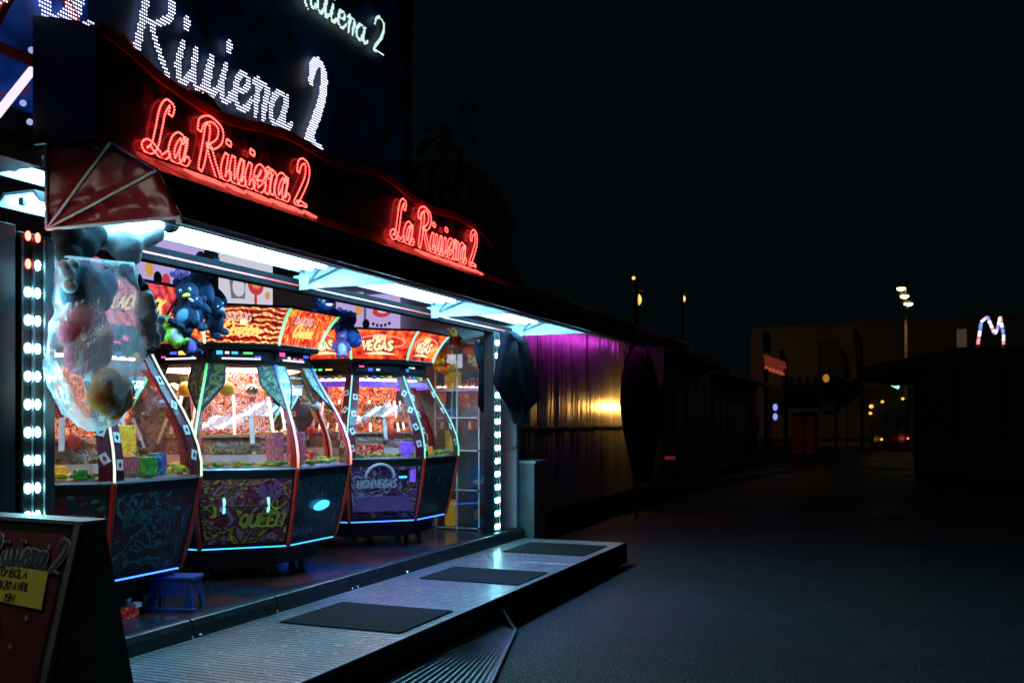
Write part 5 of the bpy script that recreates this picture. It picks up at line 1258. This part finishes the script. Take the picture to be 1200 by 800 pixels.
# ================================================================== DARK STRUCTURES BEYOND
q0, q1 = at(488, 400, X=-5.0), at(600, 400, X=-5.0)
pir = thing('swirl_stall', (-5.2, (q0.y + q1.y) / 2, 0), 'dark stall front with arched top, unlit bulbs and a painted swirl', 'stall')
yc = (q0.y + q1.y) / 2; hw = (q1.y - q0.y) / 2; zb = 3.2; zt = at(560, 205, X=-5.0).z
P_ = [Vector((-5.0, yc - hw, zb)), Vector((-5.0, yc + hw, zb)), Vector((-5.0, yc + hw, zt - .5))] + [Vector((-5.0, yc + hw * math.cos(k * math.pi / 12), zt - .5 + .55 * math.sin(k * math.pi / 12))) for k in range(1, 12)] + [Vector((-5.0, yc - hw, zt - .5))]
MB().prism(P_, (-.15, 0, 0)).build('front_board', pbr('faded red board', (.40, .20, .20), .7), pir)
for k in range(0, 25): MB().ell((-4.97, yc + hw * math.cos(k * math.pi / 24), zt - .5 + .57 * math.sin(k * math.pi / 24)), (.03, .035, .035), 8, 6).build('bulb', 'white_trim', pir)
sc_ = at(518, 208, X=-4.98)
for k in range(9):
    pp = [sc_ + Vector((.02, .06 * r_ * math.cos(k * .698 + r_ * .22), .06 * r_ * math.sin(k * .698 + r_ * .22))) for r_ in range(1, 11)]
    MB().tube(pp, [.006 + .005 * r_ for r_ in range(1, 11)], 6).build('swirl_arm', 'blue_plastic' if k % 2 else 'card', pir)
tag(MB().tube([at(571, 192, X=-4.93), at(576, 272, X=-4.93)], .02, 6).build('unlit_tube', 'white_trim'), 'unlit pale vertical tube on dark swirl stall', 'tube')
sk = at(548, 128, X=-5.0); t_ = thing('skull_ornament', sk, 'dim grey skull and crossbones ornament on top of dark swirl stall', 'ornament')
mb = MB(); mb.ell(sk, (.10, .13, .14), 14, 10).box(sk - Vector((0, 0, .15)), (.10, .12, .10)); soft(mb, 'skull', M['white_trim'], t_, .02, local=False)
for s_ in (-1, 1): MB().ell(sk + Vector((.09, s_ * .05, 0)), (.03, .035, .04), 8, 6).build('eye_socket', 'black', t_)
for s_ in (-1, 1): MB().tube([sk + Vector((0, -.25 * s_, -.38)), sk + Vector((0, .25 * s_, -.15))], .03, 6).build('bone', 'white_trim', t_)
# dark trailers in a row behind
def stall(u0, u1, vt, vb, d0, d1, label, mats=('far_dark', 'far_dark'), roof=True):
    a, b = at(u0, 492, d=d0), at(u1, 492, d=d1); z = H + (492 - vt) / 1150 * (d0 + d1) / 2
    ax = (b - a); ax.z = 0; L_ = ax.length; ax.normalize(); nr = Vector((ax.y, -ax.x, 0)); nr = nr if nr.dot(-a) > 0 else -nr
    c = (a + b) / 2; t_ = thing('dark_stall', (c.x, c.y, 0), label, 'stall', 'unlit stalls down the alley')
    A0 = Vector((a.x, a.y, .25)); B0 = Vector((b.x, b.y, .25))
    MB().prism([A0, B0, B0 - nr * 2.4, A0 - nr * 2.4], (0, 0, z - .25)).build('body', mats[0], t_)
    if roof: MB().prism([A0 + ZD * (z - .24) - ax * .1 + nr * .5, B0 + ZD * (z - .24) + ax * .1 + nr * .5, B0 + ZD * (z - .24) + ax * .1 - nr * 2.5, A0 + ZD * (z - .24) - ax * .1 - nr * 2.5], (0, 0, .10)).build('roof', mats[1], t_)
    n_ = max(2, int(L_ / 1.1))
    for i in range(n_):
        s0, s1 = A0 + ax * (L_ * (i + .06) / n_), A0 + ax * (L_ * (i + .94) / n_)
        MB().prism([s0 + ZD * .9 + nr * .01, s1 + ZD * .9 + nr * .01, s1 + ZD * (z - .6) + nr * .01, s0 + ZD * (z - .6) + nr * .01], nr * .03).build('shutter', mats[1], t_)
    MB().prism([A0 + nr * .02, B0 + nr * .02, B0 + nr * .25, A0 + nr * .25], (0, 0, .06)).build('step', mats[1], t_)
    for e in (A0 + nr * .45, B0 + nr * .45): MB().tube([Vector((e.x, e.y, 0)), Vector((e.x, e.y, z))], .03, 6).build('post', mats[1], t_)
    return t_
stall(762, 832, 425, 545, 18.5, 25, 'long dark closed stall with flat roof right of the metal wall')
stall(834, 888, 448, 530, 27, 36, 'farther dark closed stall between the lanterns and the red gateway')
p = at(775, 536, d=18.0); t_ = thing('small_red_sign', p, 'small dim red lit display low on the dark stall', 'light')
MB().box(p, (.5, .05, .06)).build('light_strip', emi('dim red light', (1, .12, .10), .10), t_); MB().box(p + ZD * .12, (.4, .05, .04)).build('frame', 'dull_steel', t_)
# red gateway
gd = 38
t_ = thing('red_gateway', at(907, 526, d=gd), 'red fairground gateway with curved header board and two posts', 'gateway')
def gp(u, v, d=gd): return at(u, v, d=d)
gm = emi('dim red lit board', (0.55, 0.07, 0.04), .22, (.3, .04, .03))  # emission stands in for light falling on the header board
MB().prism([gp(895, 415), gp(920, 424), gp(923, 442), gp(897, 434)], (0, .15, 0)).build('header_board', gm, t_)
MB().prism([gp(894, 388), gp(903, 390), gp(903, 414), gp(894, 412)], (0, .15, 0)).build('side_board', 'far_red', t_)
for u in (898, 921): MB().tube([gp(u, 530), gp(u, 432)], .10, 6).build('post', 'far_red', t_)
for k in range(6): MB().ell(gp(898 + 4.3 * k, 431 + 1.5 * k), (.07, .07, .07), 6, 5).build('bulb', emi('dim red bulb', (1, .2, .1), .35) if k == 0 else bpy.data.materials['dim red bulb'], t_)
for v, lb in ((477, 'upper small blue light inside the red gateway'), (488, 'lower small blue light inside the red gateway')):
    tag(MB().ell(gp(908.5, v, 39), (.09, .09, .14), 8, 6).build('blue_light', emi('dim blue light', (.25, .3, 1), 1.2)), lb, 'light')
tb = thing('ticket_booth', gp(942, 526, 42), 'dim red and teal striped ticket booth right of the gateway', 'booth')
c = gp(942, 526, 42)
MB().box((c.x, c.y + .5, 1.0), (1.0, 1.0, 1.9)).build('body', 'far_dark', tb); booth_red = (emi('dim red booth', (.3, .03, .02), .02, (.10, .02, .015))); MB().box((c.x, c.y + .5, 2.6), (1.3, 1.2, 1.0)).build('upper', 'far_dark', tb)  # booth panels glow faintly in place of light on them
for k in range(4): MB().ell((c.x - .5 + .33 * k, c.y - .1, 3.2), (.12, .1, .25), 8, 6).build('knob', 'far_red', tb)
for k in range(2): MB().box((c.x - .25 + .5 * k, c.y - .02, .95), (.42, .04, 1.6)).build('panel', booth_red, tb)
# long pale building
fb = thing('long_building', at(1050, 480, d=95), 'long pale flat roofed building across the end of the alley', 'building')
a, b = at(880, 492, d=88), at(1330, 492, d=100)
za, zb_ = H + (492 - 387) / 1150 * 88, H + (492 - 362) / 1150 * 100
MB().prism([Vector((a.x, a.y, 0)), Vector((b.x, b.y, 0)), Vector((b.x, b.y, zb_)), Vector((a.x, a.y, za))], (0, 12, 0)).build('wall', 'far_wall', fb)
for k in range(9):
    p = a.lerp(b, (k + .5) / 9); MB().box((p.x, p.y - .15, 3.4), (2.2, .2, 2.2)).build('window', 'far_dark', fb)
MB().tube([Vector((a.x, a.y - .2, za)), Vector((b.x, b.y - .2, zb_))], .18, 6).build('parapet', 'far_wall', fb)
MB().box((at(968, 400, d=90).x, at(968, 400, d=90).y - .3, 7.0), (2.6, .3, 4.0)).build('large_window', 'far_dark', fb)
# street lamp with three heads
sl0 = at(1062, 525, d=62); t_ = thing('street_lamp', (sl0.x, sl0.y, 0), 'tall street lamp with three warm lit heads over the alley end', 'street lamp')
pt_ = at(1062, 330, d=62)
MB().tube([(sl0.x, sl0.y, 0), (sl0.x, sl0.y, pt_.z)], [.14, .07], 8).build('pole', 'pole', t_)
for k, (u, v) in enumerate(((1056, 338), (1060, 347), (1064.5, 356))):
    p = at(u, v, d=62); hd = MB().ell(p + ZD * .10, (.36, .22, .10), 12, 8).build('lamp_head', 'pole', t_)
    MB().ell(p, (.26, .18, .15), 12, 8).build('lamp_glass', 'amber_hot', hd)
    MB().tube([Vector((sl0.x, sl0.y, p.z + .05)), p + ZD * .1], .04, 6).build('bracket', 'pole', t_)
zl = at(1060, 350, d=62).z - .3
for nm_, en_, tgt, sz_ in (('road', 600, Vector((sl0.x - 3, sl0.y + 3, 0)), 75), ('building', 420, Vector((sl0.x - 6, sl0.y + 30, 4.5)), 120), ('flags', 420, at(994, 405, d=46), 10)):
    ld = bpy.data.lights.new('street_lamp_light', 'SPOT'); ld.color = (1, .58, .26); ld.energy = en_; ld.shadow_soft_size = .3; ld.spot_size = R(sz_); ld.spot_blend = .8
    lo = bpy.data.objects.new('street_lamp_light', ld); col.objects.link(lo); lo.parent = t_; lo.location = (-.5, -.9 if nm_ != 'building' else .9, zl)
    lo.rotation_euler = (tgt - (Vector((sl0.x - .5, sl0.y, zl)))).to_track_quat('-Z', 'Y').to_euler()
# feather flags
for k, (u, v0, v1, w_, lb) in enumerate(((988, 408, 443, 8, 'shorter orange brown feather flag left of the tall one'), (1004, 386, 438, 9, 'tall orange brown feather flag above the chequered awning'), (917, 410, 460, 8, 'dim dark feather flag beside the red gateway'))):
    t_ = thing('feather_flag', at(u + 5, 526, d=46), lb, 'flag', 'feather flags down the alley')
    MB().tube([at(u + 5, 526, d=46), at(u + 5, v0 + 10, d=46), at(u, v0, d=46)], .03, 6).build('pole', 'far_dark', t_)
    rows = [(v0 + (v1 - v0) * i / 8) for i in range(9)]; mb = MB(); vs = []
    for i, v in enumerate(rows): vs += [at(u - 4 + i * .55, v, d=46), at(u - 4 + i * .55 + w_ * (.25 + .75 * min(1, i / 2.5)), v, d=46.2 + .1 * math.sin(i))]
    mb.add(vs, [(2 * i, 2 * i + 1, 2 * i + 3, 2 * i + 2) for i in range(8)]); solid(mb.build('flag_cloth', 'flag', t_), .02)
# chequered awning
t_ = thing('chequered_awning', at(995, 526, d=45), 'black and white chequered awning drooping under the feather flags', 'awning')
for i in range(10):
    for j in range(5):
        u0 = 978 + i * 3.4; v0 = 462 - i * 2.6 + j * 4.6
        MB().prism([at(u0, v0, d=45), at(u0 + 3.3, v0 - 2.5, d=45), at(u0 + 3.3, v0 + 2.0, d=44.8), at(u0, v0 + 4.5, d=44.8)], (0, .05, 0)).build('fabric_square', 'check_white' if (i + j) % 2 else 'far_dark', t_)
for u in (980, 1011): MB().tube([at(u, 526, d=45), at(u, 465, d=45)], .05, 6).build('post', 'far_dark', t_)
o = MB().prism([at(952, 470, d=50), at(1000, 470, d=50), at(1000, 448, d=50), at(975, 440, d=50), at(952, 452, d=50)], (0, 3, 0)).build('booth_roof', 'far_dark'); 
tag(o, 'dark low booth roof silhouette behind the orange lamp', 'booth')
tag(MB().ell(at(968, 443, d=48), (.15, .10, .20), 10, 8).build('orange_lamp', emi('orange lamp glass', (1, .38, .05), .4)), 'round orange lamp glowing left of the feather flags', 'lamp')
# glass fronted kiosk
k0 = at(1042, 524, d=52); t_ = thing('glass_kiosk', k0, 'dark glass fronted kiosk with small warm lamps under the street lamp', 'kiosk')
def kp(u, v, d=52): return at(u, v, d=d)
MB().prism([kp(1020, 526), kp(1066, 526), kp(1066, 468), kp(1020, 468)], (0, 2.0, 0)).build('body', 'far_dark', t_)
for i in range(3): MB().prism([kp(1024 + 14 * i, 518, 51.9), kp(1036 + 14 * i, 518, 51.9), kp(1036 + 14 * i, 478, 51.9), kp(1024 + 14 * i, 478, 51.9)], (0, .04, 0)).build('window_pane', 'sheet', t_)
for (u, v, m_, s_) in ((1034, 470.5, 'amber', .11), (1058, 467, 'amber', .11), (1021, 476, 'amber', .16), (1020, 484, 'amber', .12), (1033, 514.5, 'amber', .10), (1064, 513.5, 'led_red', .06)):
    MB().ell(kp(u, v, 51.5), (s_ * .7, s_*.6, s_*.6), 8, 6).build('small_lamp', m_, t_)
tl_ = thing('teal_tube_light', at(1049, 452, d=50), 'short slanted teal fluorescent tube hanging above kiosk', 'light')
MB().tube([at(1045, 450, d=50), at(1053, 454, d=50)], .09, 8).build('tube', 'teal', tl_); MB().tube([at(1044.5, 448.5, d=50.1), at(1053.5, 452.5, d=50.1)], .05, 6).build('housing', 'far_dark', tl_)
# big dark tent on the right
t_ = thing('dark_tent', at(1150, 560, d=32), 'large black unlit tent silhouette filling the right edge', 'tent')
c0, c1 = at(1073, 492, d=30), at(1290, 492, d=26)
zt0 = H + (492 - 425) / 1150 * 29
MB().prism([Vector((c0.x, c0.y, 0)), Vector((c1.x, c1.y, 0)), Vector((c1.x, c1.y, 3.3)), Vector((c0.x, c0.y, 3.3))], (1.2, 6, 0)).build('tent_wall', 'far_tent', t_)
rp = [at(1005, 432, d=31), at(1040, 424, d=30), at(1100, 412, d=29.5), at(1130, 408, d=29), at(1300, 408, d=27)]
mb = MB()
for a, b in zip(rp, rp[1:]): mb.prism([a, b, b - ZD * .45, a - ZD * .35], (1, 6.5, 0))
mb.build('tent_roof', 'far_tent', t_)
for f in (0, .25, .5, .75): q = c0.lerp(c1, f); MB().tube([(q.x, q.y - .1, 0), (q.x, q.y - .1, 3.4)], .05, 6).build('tent_pole', 'far_dark', t_)
tag(MB().box(at(1127, 396, d=33), (.3, .06, .6)).build('small_sign_plate', emi('faint lit plate', (.4, .25, .15), .12)), 'small faintly lit plate standing on top of the dark tent', 'sign')
# lit ride outline
t_ = thing('lit_ride', at(1160, 410, d=70), 'distant ride frame outlined with red, white and blue lights', 'ride')
rc = [emi('ride light %d' % i, c, 1.7) for i, c in enumerate([(.9, .25, .25), (.75, .85, 1), (.15, .25, 1), (.9, .9, .95)])]
zig = [(1146, 403), (1150, 377), (1157, 371), (1163, 385), (1166, 391), (1169, 385), (1172, 371), (1176, 392), (1176, 404)]
for j, ((a, b), (c, d)) in enumerate(zip(zig, zig[1:])):
    for k in range(3):
        p = at(a + (c - a) * k / 3, b + (d - b) * k / 3, d=70); q = at(a + (c - a) * (k + .8) / 3, b + (d - b) * (k + .8) / 3, d=70)
        MB().tube([p, q], .10, 6).build('light_bar', rc[(j + k) % 3 if k != 1 else 3], t_)
mb = MB()
for (a, b), (c, d) in zip(zig, zig[1:]): mb.tube([at(a, b, d=70.3), at(c, d, d=70.3)], .12, 6)
mb.tube([at(1146, 403, d=70.3), at(1146, 500, d=70.3)], .15, 6); mb.tube([at(1176, 403, d=70.3), at(1176, 500, d=70.3)], .15, 6)
mb.build('truss', 'far_dark', t_)

pl_ = at(651, 706, Z=.01)
mb = MB(); mb.add([pl_ + Vector(q) for q in ((0, 0, 0), (.05, .01, .02), (.06, .05, .005), (.01, .06, .025), (.03, .03, .03))], [(0, 1, 4), (1, 2, 4), (2, 3, 4), (3, 0, 4)])
tag(mb.build('crumpled_paper', 'card'), 'little crumpled paper on the asphalt beside the walkway', 'litter')
